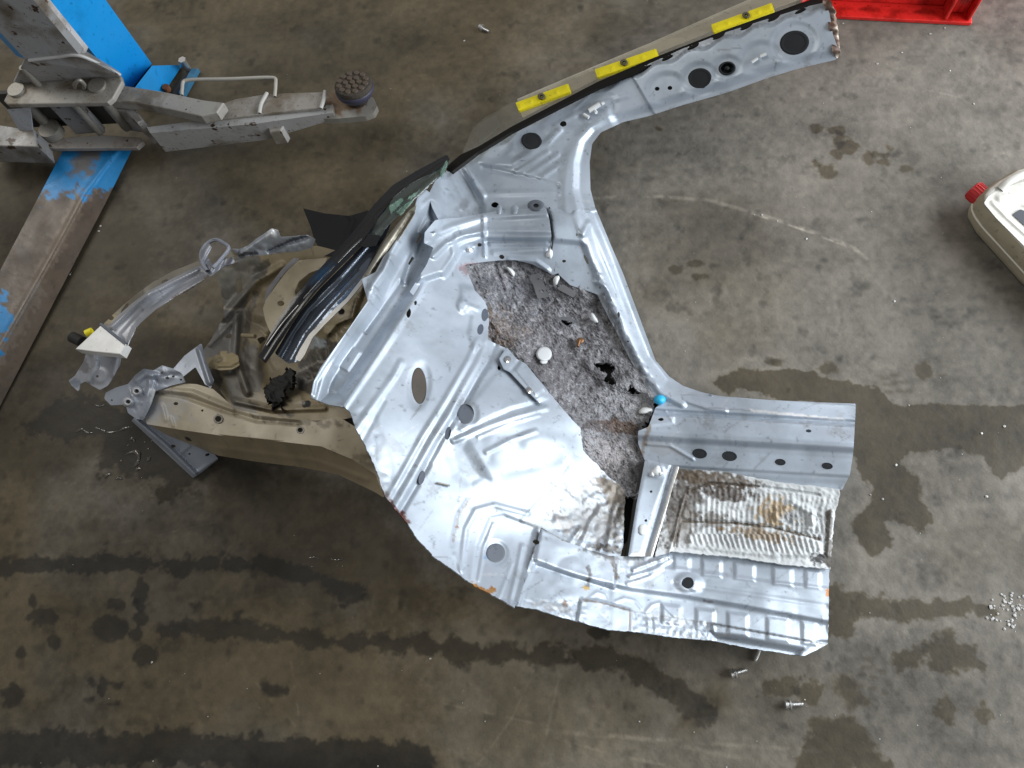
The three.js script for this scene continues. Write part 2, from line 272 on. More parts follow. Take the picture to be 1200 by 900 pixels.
// ---------- floor: oily, wet-stained concrete ----------
{
  const X0 = -2.6, X1 = 1.5, Z0 = -2.9, Z1 = 0.35, W = 2048, H = 1624, kx = W / (X1 - X0), kz = H / (Z1 - Z0);
  const tone = new Float32Array(W * H).fill(1), wet = new Float32Array(W * H), brown = new Float32Array(W * H);
  const G = (x, y) => { const p = P(x, y); return [p.x, p.z]; };
  const paint = (pts, pad, fn) => {
    const b = bboxOf(pts, pad), i0 = Math.max(0, (b[0] - X0) * kx | 0), i1 = Math.min(W - 1, (b[2] - X0) * kx | 0), j0 = Math.max(0, (b[1] - Z0) * kz | 0), j1 = Math.min(H - 1, (b[3] - Z0) * kz | 0);
    for (let j = j0; j <= j1; j++) for (let i = i0; i <= i1; i++) fn(j * W + i, X0 + i / kx, Z0 + j / kz);
  };
  // ragged stains or painted shade inside an outline (metres)
  const stainOrShade = (poly, amt, { rag = 0.05, sc = 0.03, soft = 0.012, w = 1, seed = 1, br = 0.5, rim = 0 } = {}) => {
    const q = poly.map(([x, y]) => G(x, y));
    paint(q, rag, (k, x, z) => { const d = polySdf(q, x, z) + rag * (fbm(x / sc, z / sc, 5, seed) - 0.5) + 0.2 * rag * (fbm(x / 0.008, z / 0.008, 2, seed + 3) - 0.5), t = sst(-soft, soft, d); tone[k] *= 1 - amt * t; if (rim && d < 0) tone[k] *= 1 + rim * Math.exp(-((d + 0.012) ** 2) / 0.00008); wet[k] = Math.max(wet[k], w * t); brown[k] = Math.max(brown[k], br * t); });
  };
  const streak = (line, width, amt, { rag = 0.045, sc = 0.03, soft = 0.007, w = 0.2, seed = 2, br = 0.5 } = {}) => {
    const q = line.map(([x, y]) => G(x, y)), r = width * 0.0009;
    paint(q, r + rag, (k, x, z) => { const t = sst(-soft, soft, r - lineDist(q, x, z) + rag * (fbm(x / sc, z / sc, 5, seed) - 0.5) + 0.4 * rag * (fbm(x / 0.009, z / 0.009, 3, seed + 3) - 0.5)); tone[k] *= 1 - amt * t; wet[k] = Math.max(wet[k], w * t); brown[k] = Math.max(brown[k], br * t); });
  };
  const blob = (x, y, rx, ry, amt, o) => { const p = []; for (let k = 0; k < 14; k++) { const t = k / 14 * 6.283; p.push([x + Math.cos(t) * rx, y + Math.sin(t) * ry]); } stainOrShade(p, amt, { rag: 0.022, sc: 0.016, soft: 0.005, ...o }); };
  // wet band and pool at the right
  stainOrShade([[826, 450], [850, 436], [880, 428], [925, 431], [960, 440], [1010, 452], [1060, 476], [1130, 476], [1215, 474], [1215, 545], [1182, 550], [1172, 562], [1150, 537], [1120, 528], [1092, 526], [1060, 542], [1080, 580], [1094, 612], [1085, 628], [1060, 618], [1040, 606], [1028, 606], [1048, 640], [1020, 645], [1002, 612], [1030, 585], [1005, 560], [980, 480], [900, 465]], 0.6, { rag: 0.05, sc: 0.045, soft: 0.003, rim: 0.14, br: 1.2, seed: 31, w: 0.25 });
  stainOrShade([[965, 685], [1010, 692], [1060, 700], [1165, 706], [1165, 722], [1090, 722], [1040, 730], [1010, 722], [990, 747], [970, 742]], 0.58, { br: 1.2, rim: 0.1, w: 0.25, rag: 0.04, sc: 0.02, soft: 0.005 });
  stainOrShade([[1045, 768], [1080, 756], [1112, 738], [1140, 763], [1152, 780], [1120, 782], [1100, 794], [1085, 770], [1060, 782]], 0.58, { br: 1.2, rim: 0.1, w: 0.25, sc: 0.02, soft: 0.006 });
  stainOrShade([[952, 846], [1000, 842], [1018, 868], [1050, 905], [935, 905]], 0.6, { w: 0.25, br: 1.2, sc: 0.03, soft: 0.006 });
  stainOrShade([[980, 798], [1000, 795], [1014, 824], [995, 832]], 0.55, { w: 0.25, br: 1.1, sc: 0.02 });
  for (const b of [[910, 806, 26, 10], [948, 812, 16, 12], [1112, 834, 16, 11], [1150, 834, 16, 13]]) blob(...b, 0.48, { w: 0.25, br: 1.1, rag: 0.05, sc: 0.02 });
  stainOrShade([[800, 800], [850, 800], [850, 850], [790, 855]], 0.35, { rag: 0.09, sc: 0.06, soft: 0.03, br: 0.7 });
  // lower left streaks and prints
  streak([[-30, 664], [150, 661], [300, 662], [350, 668], [420, 700]], 19, 0.74, { seed: 5 });
  streak([[60, 622], [190, 616], [260, 622]], 8, 0.41, { seed: 6, soft: 0.03 });
  streak([[190, 738], [280, 738], [400, 752], [480, 752], [560, 766], [655, 768]], 20, 0.68, { seed: 8 });
  streak([[676, 768], [730, 772], [770, 800], [820, 830]], 24, 0.65, { seed: 9, br: 0.7 });
  streak([[-30, 876], [200, 876], [300, 884], [490, 890]], 36, 0.74, { seed: 11 });
  streak([[-20, 905], [500, 908]], 26, 0.61, { seed: 12, soft: 0.03 });
  for (const b of [[130, 735, 22, 15], [165, 724, 9, 8], [158, 742, 8, 7], [137, 708, 11, 8], [164, 696, 9, 20], [169, 768, 13, 14], [158, 706, 6, 6], [108, 801, 5, 7], [120, 806, 5, 13], [137, 803, 6, 5], [133, 825, 8, 5], [107, 820, 5, 4], [50, 722, 18, 11], [62, 750, 8, 11], [38, 705, 5, 7], [25, 765, 8, 6], [14, 815, 15, 13], [228, 710, 6, 7], [278, 722, 5, 8], [320, 808, 16, 8], [702, 740, 12, 8]]) blob(...b, 0.7, { br: 0.6, w: 0.15 });
  // oily brown ground at the left, wet patch below the crash plate
  stainOrShade([[-60, 430], [60, 420], [150, 390], [260, 400], [300, 470], [330, 600], [230, 590], [120, 570], [-60, 560]], 0.62, { rag: 0.2, sc: 0.14, soft: 0.08, w: 0.0, seed: 14, br: 1 });
  stainOrShade([[70, 470], [150, 480], [240, 520], [250, 560], [200, 575], [130, 560], [110, 520], [30, 515], [20, 490]], 0.68, { rag: 0.12, sc: 0.05, soft: 0.012, w: 0.05, seed: 15, br: 0.8 });
  stainOrShade([[-60, 200], [120, 180], [220, 260], [180, 400], [0, 470], [-60, 470]], 0.48, { rag: 0.3, sc: 0.15, soft: 0.1, w: 0.0, seed: 16, br: 1.1 });
  stainOrShade([[240, 540], [420, 560], [500, 650], [600, 720], [450, 735], [330, 690], [230, 640]], 0.5, { rag: 0.22, sc: 0.1, soft: 0.06, w: 0.0, seed: 18, br: 0.9 });  // shadow of the bulkhead's cut edge, painted into the ground tone
  stainOrShade([[-60, -60], [700, -60], [620, 60], [520, 140], [420, 230], [300, 280], [150, 330], [-60, 400]], 0.34, { rag: 0.5, sc: 0.22, soft: 0.16, w: 0.0, seed: 19, br: 0.6 });
  stainOrShade([[-60, 560], [200, 590], [420, 700], [520, 800], [480, 960], [-60, 960]], 0.32, { rag: 0.5, sc: 0.2, soft: 0.14, w: 0.0, seed: 20, br: 0.7 });
  // small marks at the upper right, between the pillar and the can
  for (const b of [[978, 152, 12, 5], [982, 164, 7, 9], [992, 172, 14, 9], [980, 180, 6, 7], [968, 200, 11, 9], [956, 192, 6, 4], [957, 150, 8, 5], [1018, 186, 6, 9], [1030, 181, 10, 3], [1034, 190, 6, 3], [1040, 173, 4, 6], [770, 150, 5, 3], [772, 139, 3, 2], [815, 308, 9, 5], [820, 323, 8, 4], [790, 315, 10, 5], [1062, 198, 7, 4], [905, 424, 12, 4], [970, 430, 10, 9], [1080, 434, 10, 10]]) blob(...b, 0.55, { w: 0.3, br: 1.1 });
  for (const [x, y] of [[1038, 450], [1050, 448], [1060, 447], [1040, 459], [1053, 458], [1064, 458], [1036, 443], [1048, 440], [1103, 440], [1106, 447], [1013, 782], [1022, 780], [1008, 790], [1023, 793], [1010, 802], [1022, 806], [1036, 812], [1018, 772], [1033, 786]]) blob(x, y, 5, 2.4, 0.4, { rag: 0.008, sc: 0.008, w: 0.3 });
  for (const [x, y, r] of [[700, 190, 60], [830, 300, 90], [330, 60, 80], [430, 60, 60], [720, 30, 40], [840, 260, 60], [300, 240, 60], [420, 170, 50], [620, 840, 70], [730, 830, 40], [1150, 640, 60]]) blob(x, y, r, r * 0.6, 0.22, { rag: 0.2, sc: 0.08, soft: 0.06, w: 0.1, br: 0.3, seed: x });
  // pale scraped arc and scratches
  const scratch = (line, width, amt, seed) => { const q = line.map(([x, y]) => G(x, y)), r = width * 0.0009; paint(q, r * 2, (k, x, z) => { const t = sst(r * 1.3, r * 0.2, lineDist(q, x, z)) * sst(0.3, 0.6, fbm(x / 0.02, z / 0.02, 3, seed)); tone[k] *= 1 + amt * t; brown[k] *= 1 - 0.5 * t; }); };
  scratch([[690, 232], [760, 229], [830, 234], [880, 248], [925, 262], [965, 276], [1000, 290], [1014, 302]], 7, 0.6, 3);
  scratch([[880, 250], [920, 262], [960, 276], [1004, 294]], 4, 0.7, 4);
  for (const [l, w] of [[[[560, 895], [600, 840], [625, 785]], 3], [[[640, 860], [655, 790]], 4], [[[520, 824], [640, 850]], 3], [[[640, 856], [760, 866], [880, 890]], 6], [[[650, 864], [720, 884], [800, 900]], 4], [[[1064, 102], [1090, 106], [1125, 114]], 4], [[[300, 800], [345, 850]], 4], [[[340, 770], [350, 840]], 3], [[[690, 120], [760, 118]], 4], [[[960, 40], [1000, 36]], 3], [[[120, 640], [260, 610]], 2], [[[700, 860], [960, 880]], 5]]) scratch(l, w, 0.3, l[0][0]);
  const col = new Uint8Array(W * H * 4), rgh = new Uint8Array(W * H * 4), bmp = new Uint8Array(W * H * 4);
  const enc = (v) => 255 * (v <= 0.0031308 ? 12.92 * v : 1.055 * Math.pow(v, 1 / 2.4) - 0.055);
  for (let j = 0; j < H; j++) for (let i = 0; i < W; i++) {
    const k = j * W + i, x = X0 + i / kx, z = Z0 + j / kz, big = fbm(x / 0.55, z / 0.55, 3, 81), mid = fbm(x / 0.11, z / 0.09, 4, 82), fine = fbm(x / 0.016, z / 0.016, 3, 83), g = hash(i, j, 9);
    const brush = fbm(x / 0.3 + z * 2, z / 0.012, 2, 88);          // trowel and sweeping marks
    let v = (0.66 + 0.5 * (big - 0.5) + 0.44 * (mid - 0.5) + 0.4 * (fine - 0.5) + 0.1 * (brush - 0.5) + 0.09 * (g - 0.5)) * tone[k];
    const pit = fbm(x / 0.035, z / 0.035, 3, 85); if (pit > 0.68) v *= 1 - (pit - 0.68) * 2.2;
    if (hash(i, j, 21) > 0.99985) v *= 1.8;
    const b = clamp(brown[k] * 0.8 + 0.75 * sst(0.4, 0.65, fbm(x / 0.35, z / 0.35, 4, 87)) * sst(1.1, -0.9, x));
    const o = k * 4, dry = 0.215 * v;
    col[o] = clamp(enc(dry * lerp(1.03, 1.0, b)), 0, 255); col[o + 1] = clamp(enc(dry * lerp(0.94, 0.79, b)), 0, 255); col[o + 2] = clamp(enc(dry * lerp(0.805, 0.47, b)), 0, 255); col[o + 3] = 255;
    const r = clamp(lerp(0.86 - 0.22 * (mid - 0.35), 0.3 + 0.25 * fine, wet[k]) - 0.1 * sst(0.55, 0.7, big));
    rgh[o] = rgh[o + 1] = rgh[o + 2] = r * 255; rgh[o + 3] = 255;
    const hgt = (0.5 * fine + 0.35 * mid + 0.1 * g) * (1 - 0.8 * wet[k]) + 0.3 * wet[k] - (pit > 0.68 ? (pit - 0.68) * 1.5 : 0);
    bmp[o] = bmp[o + 1] = bmp[o + 2] = clamp(hgt) * 255; bmp[o + 3] = 255;
  }
  const tx = (d, srgb) => { const t = new THREE.DataTexture(d, W, H); t.magFilter = THREE.LinearFilter; t.wrapS = t.wrapT = THREE.MirroredRepeatWrapping; if (srgb) t.colorSpace = THREE.SRGBColorSpace; t.needsUpdate = true; return t; };
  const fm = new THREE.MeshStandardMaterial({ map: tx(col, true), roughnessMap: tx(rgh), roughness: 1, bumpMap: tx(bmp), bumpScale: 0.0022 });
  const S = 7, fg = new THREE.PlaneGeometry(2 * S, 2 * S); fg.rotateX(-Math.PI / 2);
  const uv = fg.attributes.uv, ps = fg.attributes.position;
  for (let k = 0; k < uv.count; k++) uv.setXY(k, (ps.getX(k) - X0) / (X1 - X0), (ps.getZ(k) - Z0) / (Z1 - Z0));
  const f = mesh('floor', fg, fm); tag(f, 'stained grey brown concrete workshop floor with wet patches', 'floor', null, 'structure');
}

// ---------- the cut-off front quarter of a car body ----------
const car = thing('car_body_section', 'silver cut-off front quarter of a car body lying on the workshop floor', 'car body part');
const SILVER = [0.39, 0.45, 0.535], KHAKI = [0.40, 0.352, 0.265], DKHAKI = [0.13, 0.11, 0.075], GREYP = [0.3, 0.33, 0.38];
const scuffs = (n, x0, y0, x1, y1) => { const o = []; for (let k = 0; k < n; k++) { const x = lerp(x0, x1, rnd()), y = lerp(y0, y1, rnd()), a = -1 + rnd() * 1.2, l = 5 + rnd() * 26; o.push({ line: [[x, y], [x + Math.cos(a) * l, y + Math.sin(a) * l]], w: 0.7 + rnd() * 0.5, c: rnd() < 0.6 ? [0.2, 0.215, 0.24] : [0.52, 0.56, 0.6], a: 0.35 + 0.4 * rnd(), sc: 3 }); } for (let k = 0; k < n; k++) { const x = lerp(x0, x1, rnd()), y = lerp(y0, y1, rnd()), r = 2 + rnd() * 9; o.push({ e: [x, y, r, r * 0.6, rnd() * 90], c: [0.27, 0.29, 0.32], a: 0.3 + 0.3 * rnd(), sc: 2.5, rag: 2.6, seed: k + 3 }); } return o; };
const RUST = [0.16, 0.06, 0.025], DARKTONE = [0.06, 0.05, 0.045];
// general lie of the cabin sheets: low at the door opening, high at the cut edge of the bulkhead
const H0 = spline([
  [1003, 475, .022], [1000, 530, .05], [985, 575, .045], [815, 458, .022], [830, 520, .05], [760, 500, .05], [900, 500, .045],
  [970, 670, .05], [970, 765, .075], [860, 620, .045], [835, 750, .13], [780, 690, .115], [780, 600, .055], [900, 720, .09],
  [690, 735, .235], [700, 660, .16], [640, 620, .19], [640, 720, .285], [590, 700, .325], [560, 640, .29],
  [480, 620, .375], [500, 560, .325], [440, 540, .39], [400, 470, .40], [367, 460, .40],
  [500, 450, .29], [560, 420, .205], [600, 470, .205], [650, 520, .17], [560, 350, .15], [480, 350, .275], [430, 380, .345], [540, 290, .15], [500, 235, .21],
  [640, 270, .118], [700, 220, .088], [690, 160, .11], [722, 300, .062], [760, 390, .032], [690, 280, .09], [735, 370, .045],
  [650, 400, .065], [700, 450, .06], [720, 530, .065], [590, 360, .10],
  [600, 160, .12], [700, 115, .135], [820, 85, .19], [975, 40, .275], [530, 195, .125], [560, 230, .108], [640, 200, .112]]);

// A-pillar inner panel
{
  const outline = [[524, 200], [560, 175], [600, 151], [650, 125], [700, 100], [760, 75], [800, 57], [850, 38], [900, 22], [948, 7], [966, 3], [972, 15], [976, 40], [984, 62], [979, 70], [940, 79], [900, 91], [850, 109], [800, 123], [760, 136], [730, 143], [704, 155], [694, 168], [691, 190], [692, 222], [698, 245], [668, 256], [650, 250], [620, 252], [590, 254], [560, 256], [536, 260], [516, 262], [507, 244], [502, 228], [510, 212]];
  const sgn = (x, y) => (y - 100) * 0 + x;
  const feats = [
    field([[764, 130], [742, 92], [744, 70], [990, -10], [1000, 80], [770, 140]], 2.6, 0.004),
    dish(931, 50, 27, 23, -15, 7, -0.0023), dish(820, 92, 21, 18, -15, 6, -0.0020), dish(852, 80, 17, 14, -15, 6, -0.0020), dish(890, 68, 24, 18, -15, 8, -0.0020), dish(780, 103, 22, 17, -15, 7, -0.0020),
    dish(623, 165, 20, 16, -25, 7, -0.0023), dish(600, 170, 20, 15, -25, 8, -0.0016), dish(700, 128, 26, 18, -25, 6, -0.0016),
    bead([[566, 190], [600, 193], [640, 168], [656, 152]], 6, 0.0036), bead([[566, 196], [610, 206], [654, 217]], 4, -0.0030),
    bead([[605, 202], [642, 178]], 4.5, 0.0030), bead([[619, 205], [654, 181]], 4.5, 0.0030), bead([[633, 209], [656, 193]], 4.5, 0.0030),
    bead([[566, 227], [654, 225]], 5, 0.0030), bead([[541, 196], [553, 212], [566, 229]], 6, 0.0042), field([[520, 200], [541, 192], [566, 240], [566, 262], [520, 262]], 9, -0.014),
    bead([[522, 218], [540, 245]], 3, 0.0024), bead([[530, 210], [548, 243]], 3, 0.0018),
    // rounded flange along the door opening, running on along the pillar's lower edge
    field([[990, 58], [940, 69], [900, 81], [850, 98], [800, 113], [760, 126], [735, 133], [712, 141], [695, 151], [682, 166], [676, 190], [675, 222], [684, 258], [740, 260], [720, 200], [760, 165], [1000, 110]], 9, -0.009),
    field([[659, 258], [657, 217], [662, 184], [674, 160], [692, 140], [712, 128], [740, 180], [700, 262]], 11, 0.007),
    bead([[650, 148], [690, 126], [735, 112]], 4, 0.0018),
  ];
  // scalloped weld flange along the windscreen edge
  const top = [[524, 200], [600, 151], [700, 100], [800, 57], [900, 22], [966, 3]];
  feats.push((x, y) => { const d = lineDist(top, x, y); if (d > 14) return 0; const w = 6 + 2.6 * Math.sin(x / 6.2); return -0.006 * sst(w + 2, w - 2, d); });
  const h = addUp(H0, feats);
  const ap = sheet('pillar_panel', car, M.paint, { outline, h, jag: 0, holes: [...[[592, 158], [636, 136], [664, 121], [692, 108], [722, 94], [752, 81], [782, 68], [812, 55], [842, 43], [874, 32], [906, 22], [938, 13]].map(([x, y]) => [x, y, 8, 2.1, -25]), [660, 145, 4, 3.4], [770, 104, 3, 2.5], [785, 103, 3, 2.5], [580, 240, 4.5, 3.3], [852, 80, 9.5, 7.5, -10], [931, 50, 16.5, 13.5, -10], [820, 92, 13.5, 11.5, -10], [623, 165, 11.5, 9.5, 20]], color: coat(SILVER, [...scuffs(20, 540, 40, 960, 250), { e: [545, 240, 26, 14, 50], c: DARKTONE, a: 0.5, soft: 1.2 }, { line: top, w: 6, c: [0.2, 0.2, 0.2], a: 0.5, sc: 3 }]) });  // includes a darker patch at the pillar root
  sheet('pillar_outer', car, M.black, { outline: [[540, 205], [600, 165], [700, 112], [800, 68], [900, 32], [960, 14], [972, 58], [850, 100], [730, 134], [690, 160], [684, 236], [560, 248]], h: (x, y) => H0(x, y) - 0.045, step: 6 });  // outer skin, coloured black so the holes above look dark inside
  for (const e of [[931, 50, 16.5, 13.5, -10], [820, 92, 13.5, 11.5, -10], [623, 165, 11.5, 9.5, 20]]) mesh('rubber_plug', buttonGeo(h, e, PLUG), M.rubber, ap);
  mesh('rubber_plug', buttonGeo(h, [852, 80, 9.5, 7.5, -10], [[0.01, 0.004], [0.3, 0.003], [0.34, -0.006], [0.75, -0.006], [0.8, 0.002], [1, 0.003], [1.1, -0.001]]), M.rubber, ap);
  // latch and clip
  const q = (x, y, z) => P(x, y, h(x, y) + z);
  mesh('clip', mergeGeometries([barGeo(q(684, 134, .006), q(690, 138, .006), .004), barGeo(q(690, 130, .008), q(703, 122, .008), .006), barGeo(q(705, 122, .006), q(708, 120, .006), .004), barGeo(q(694, 127, .003), q(699, 132, .01), .004)].map((g) => g.toNonIndexed())), M.white, ap);
  mesh('clip', mergeGeometries([barGeo(q(881, 73, .005), q(888, 68, .005), .0032), barGeo(q(891, 66, .005), q(898, 63, .005), .0036)].map((g) => g.toNonIndexed())), M.white, ap);
  // rusty torn end
  const eh = (x, y, d) => H0(x, y) + 0.004 + 0.005 * Math.sin(y / 4) - 0.0004 * (x - 966) * (x - 966) * 0.05;
  sheet('torn_edge', car, M.paint, { outline: [[964, 0], [971, -4], [979, 12], [981, 30], [985, 60], [981, 68], [976, 62], [973, 40], [969, 18]], h: eh, jag: 2, jagScale: 3, color: coat([0.36, 0.31, 0.26], [{ line: [[971, 4], [975, 36], [979, 60]], w: 6, c: [0.06, 0.03, 0.02], sc: 3 }], { vary: 0.3 }) });
}
// hinge pillar: inner wall, bright sloping face, door flange
{
  const outline = [[641, 243], [668, 247], [698, 244], [715, 285], [730, 320], [745, 360], [758, 395], [768, 422], [784, 441], [800, 452], [822, 459.5], [836, 463], [820, 478], [790, 480], [768, 470], [752, 446], [738, 420], [722, 388], [706, 358], [700, 345], [686, 340], [668, 334], [655, 322], [648, 300], [643, 270]];
  const crest = [[676, 246], [684, 268], [694, 300], [712, 340], [735, 390], [754, 430], [775, 458], [800, 472]], foot = [[690, 246], [700, 272], [714, 305], [728, 342], [744, 385], [758, 420], [780, 449], [815, 464]];
  const h = addUp(H0, [
    field([...crest, [830, 480], [830, 430], [790, 400], [740, 300], [710, 240]], 8, -0.004), bead(crest, 9, 0.012),
    field([...foot, [830, 470], [830, 430], [790, 400], [740, 300], [710, 240]], 9, -0.016),
    field([[644, 245], [672, 250], [681, 270], [684, 285], [647, 282]], 8, 0.012), bead([[684, 274], [690, 262]], 6, 0.008),
    crumple([[700, 300], [740, 400], [780, 460], [750, 445], [715, 380], [690, 310]], 6, 14, 0.006),
    bead([[697, 330], [710, 335], [717, 350]], 3, 0.004),
  ]);
  const holes = [[661, 306, 2.4, 1.8], [687, 304, 1.7, 6.5, -25], [725, 369, 1.6, 4, -5], [676, 275, 1.2, 2], [703, 337, 1.2, 2], [736, 400, 1.3, 1.3], [760, 457, 3, 1.9]];
  const hp = sheet('hinge_pillar', car, M.paint, { outline, h, holes, color: coat(SILVER, [{ line: [[705, 350], [730, 405], [755, 450]], w: 6, c: [0.12, 0.12, 0.13], a: 0.7, sc: 3 }]) });
  mesh('seam_flange', tubeGeo([[644, 243], [645, 262], [648, 280], [646, 300], [650, 318]].map(([x, y]) => P(x, y, h(x, y) + 0.001)), 0.0014, 30, 6), M.black, hp);
}
// dash cross rail, with its stepped faces
{
  const outline = [[510, 258], [522, 256], [540, 255], [566, 250], [600, 245], [640, 244], [644, 258], [646, 275], [645, 290], [650, 300], [655, 320], [648, 322], [640, 318], [625, 310], [605, 305], [585, 305], [566, 307], [547, 310], [532, 318], [520, 330], [503, 340], [488, 350], [480, 342], [500, 310], [508, 290], [497, 285], [498, 272]];
  const h = addUp(H0, [
    field([[495, 255], [560, 246], [645, 240], [650, 282], [568, 280], [540, 292], [520, 320], [490, 330]], 7, 0.02),
    bead([[512, 274], [530, 266], [568, 254], [640, 250]], 6, 0.006), bead([[535, 276], [567, 270], [645, 271]], 5, 0.006),
    bead([[575, 286], [640, 285]], 4, 0.005), bead([[578, 296], [640, 293]], 4, 0.004), bead([[596, 303], [628, 306], [642, 316]], 4, 0.006), bead([[567, 254], [568, 300]], 3, 0.005),
    bead([[508, 300], [525, 284], [545, 276], [566, 272]], 5, 0.01), dish(551, 293, 10, 8, 0, 5, -0.004),
    field([[497, 250], [520, 250], [515, 268], [506, 285], [494, 290]], 6, 0.008), bead([[530, 285], [533, 300], [520, 322]], 6, 0.006),
  ], 0.002);
  const dr = sheet('dash_rail', car, M.paint, { outline, h, holes: [[562, 287, 2.6, 2.2], [588, 301, 3.3, 2.4, 15], [507, 272, 0.9, 4, 85]], color: coat(SILVER, [{ e: [548, 312, 14, 4, -10], c: [0.3, 0.08, 0.06], a: 0.6, sc: 3 }]) });
  mesh('boss', buttonGeo(h, [551, 293, 4.5, 4], BOSS), M.zinc, dr);
  for (const [x, w] of [[603, 5], [585, 3.5]]) mesh('weld_tab', buttonGeo(h, [x, 246, w, 6], [[0.01, 0.006], [0.7, 0.005], [1, -0.002]]), M.paint.clone(), dr).material.vertexColors = false;
  dr.children.filter((c) => c.name.startsWith('weld_tab')).forEach((c) => c.material.color.setRGB(...SILVER));
  const lug = mesh('fixing_lug', buttonGeo(h, [628, 241, 10, 7], [[0.01, 0.003], [0.3, 0.003], [0.34, 0.008], [0.8, 0.008], [1, 0.002]]), M.greyplug, dr);
  mesh('hole_shade_disc', buttonGeo(h, [628, 241, 3.5, 2.6], [[0.01, 0.004], [1, 0.004]], 16, 0.001), M.rubber, lug);  // black disc, its colour standing for the dark inside of a hole
  mesh('clip', buttonGeo(h, [644, 297, 4, 6.5, 15], BLOB), M.white, dr); mesh('clip', buttonGeo(h, [652, 328, 3.4, 5.5, 25], BLOB, 26, -0.004), M.white, dr);
}
// cowl trough left of the bulkhead fold
{
  const outline = [[364, 466], [367, 448], [376, 430], [404, 392], [431, 353], [424, 327], [440, 319], [450, 300], [456, 294], [466, 279], [485, 246], [489, 231], [499, 222], [512, 232], [514, 250], [520, 262], [534, 266], [520, 282], [509, 302], [493, 341], [447, 411], [402, 477], [385, 474]];
  const lipL = [[365, 462], [368, 447], [377, 431], [431, 353], [433, 340], [448, 318], [458, 296], [486, 247], [490, 232], [499, 224]];
  const fold = [[402, 476], [447, 410], [493, 340], [509, 301], [520, 281]];
  const h = addUp(H0, [
    field([[376, 470], [384, 444], [398, 420], [440, 358], [455, 325], [475, 290], [494, 252], [506, 240], [514, 258], [505, 284], [488, 330], [440, 405], [398, 466]], 14, -0.026),
    bead(lipL, 5, 0.008), bead(fold, 6, 0.006),
    field([[398, 430], [414, 408], [424, 412], [408, 436]], 3, 0.004), field([[386, 458], [396, 440], [406, 444], [398, 462]], 3, 0.003),
    bead([[470, 330], [440, 372], [428, 388]], 4, -0.004), bead([[505, 262], [496, 280], [487, 300], [478, 330]], 3, -0.008), bead([[500, 258], [492, 272]], 4, 0.007), bead([[484, 300], [474, 330]], 5, 0.008),
    field([[432, 328], [448, 316], [456, 298], [462, 300], [452, 330], [436, 345]], 4, 0.006),
  ], 0.001);
  sheet('cowl_panel', car, M.paint, { outline, h, cuts: [[[492, 274], [496, 276], [490, 286], [487, 285]], [[482, 300], [486, 302], [480, 312], [478, 308]]], color: coat(SILVER, [{ e: [430, 400, 14, 60, 33], c: [0.36, 0.42, 0.52], a: 0.5, soft: 1 }], {}) });
}
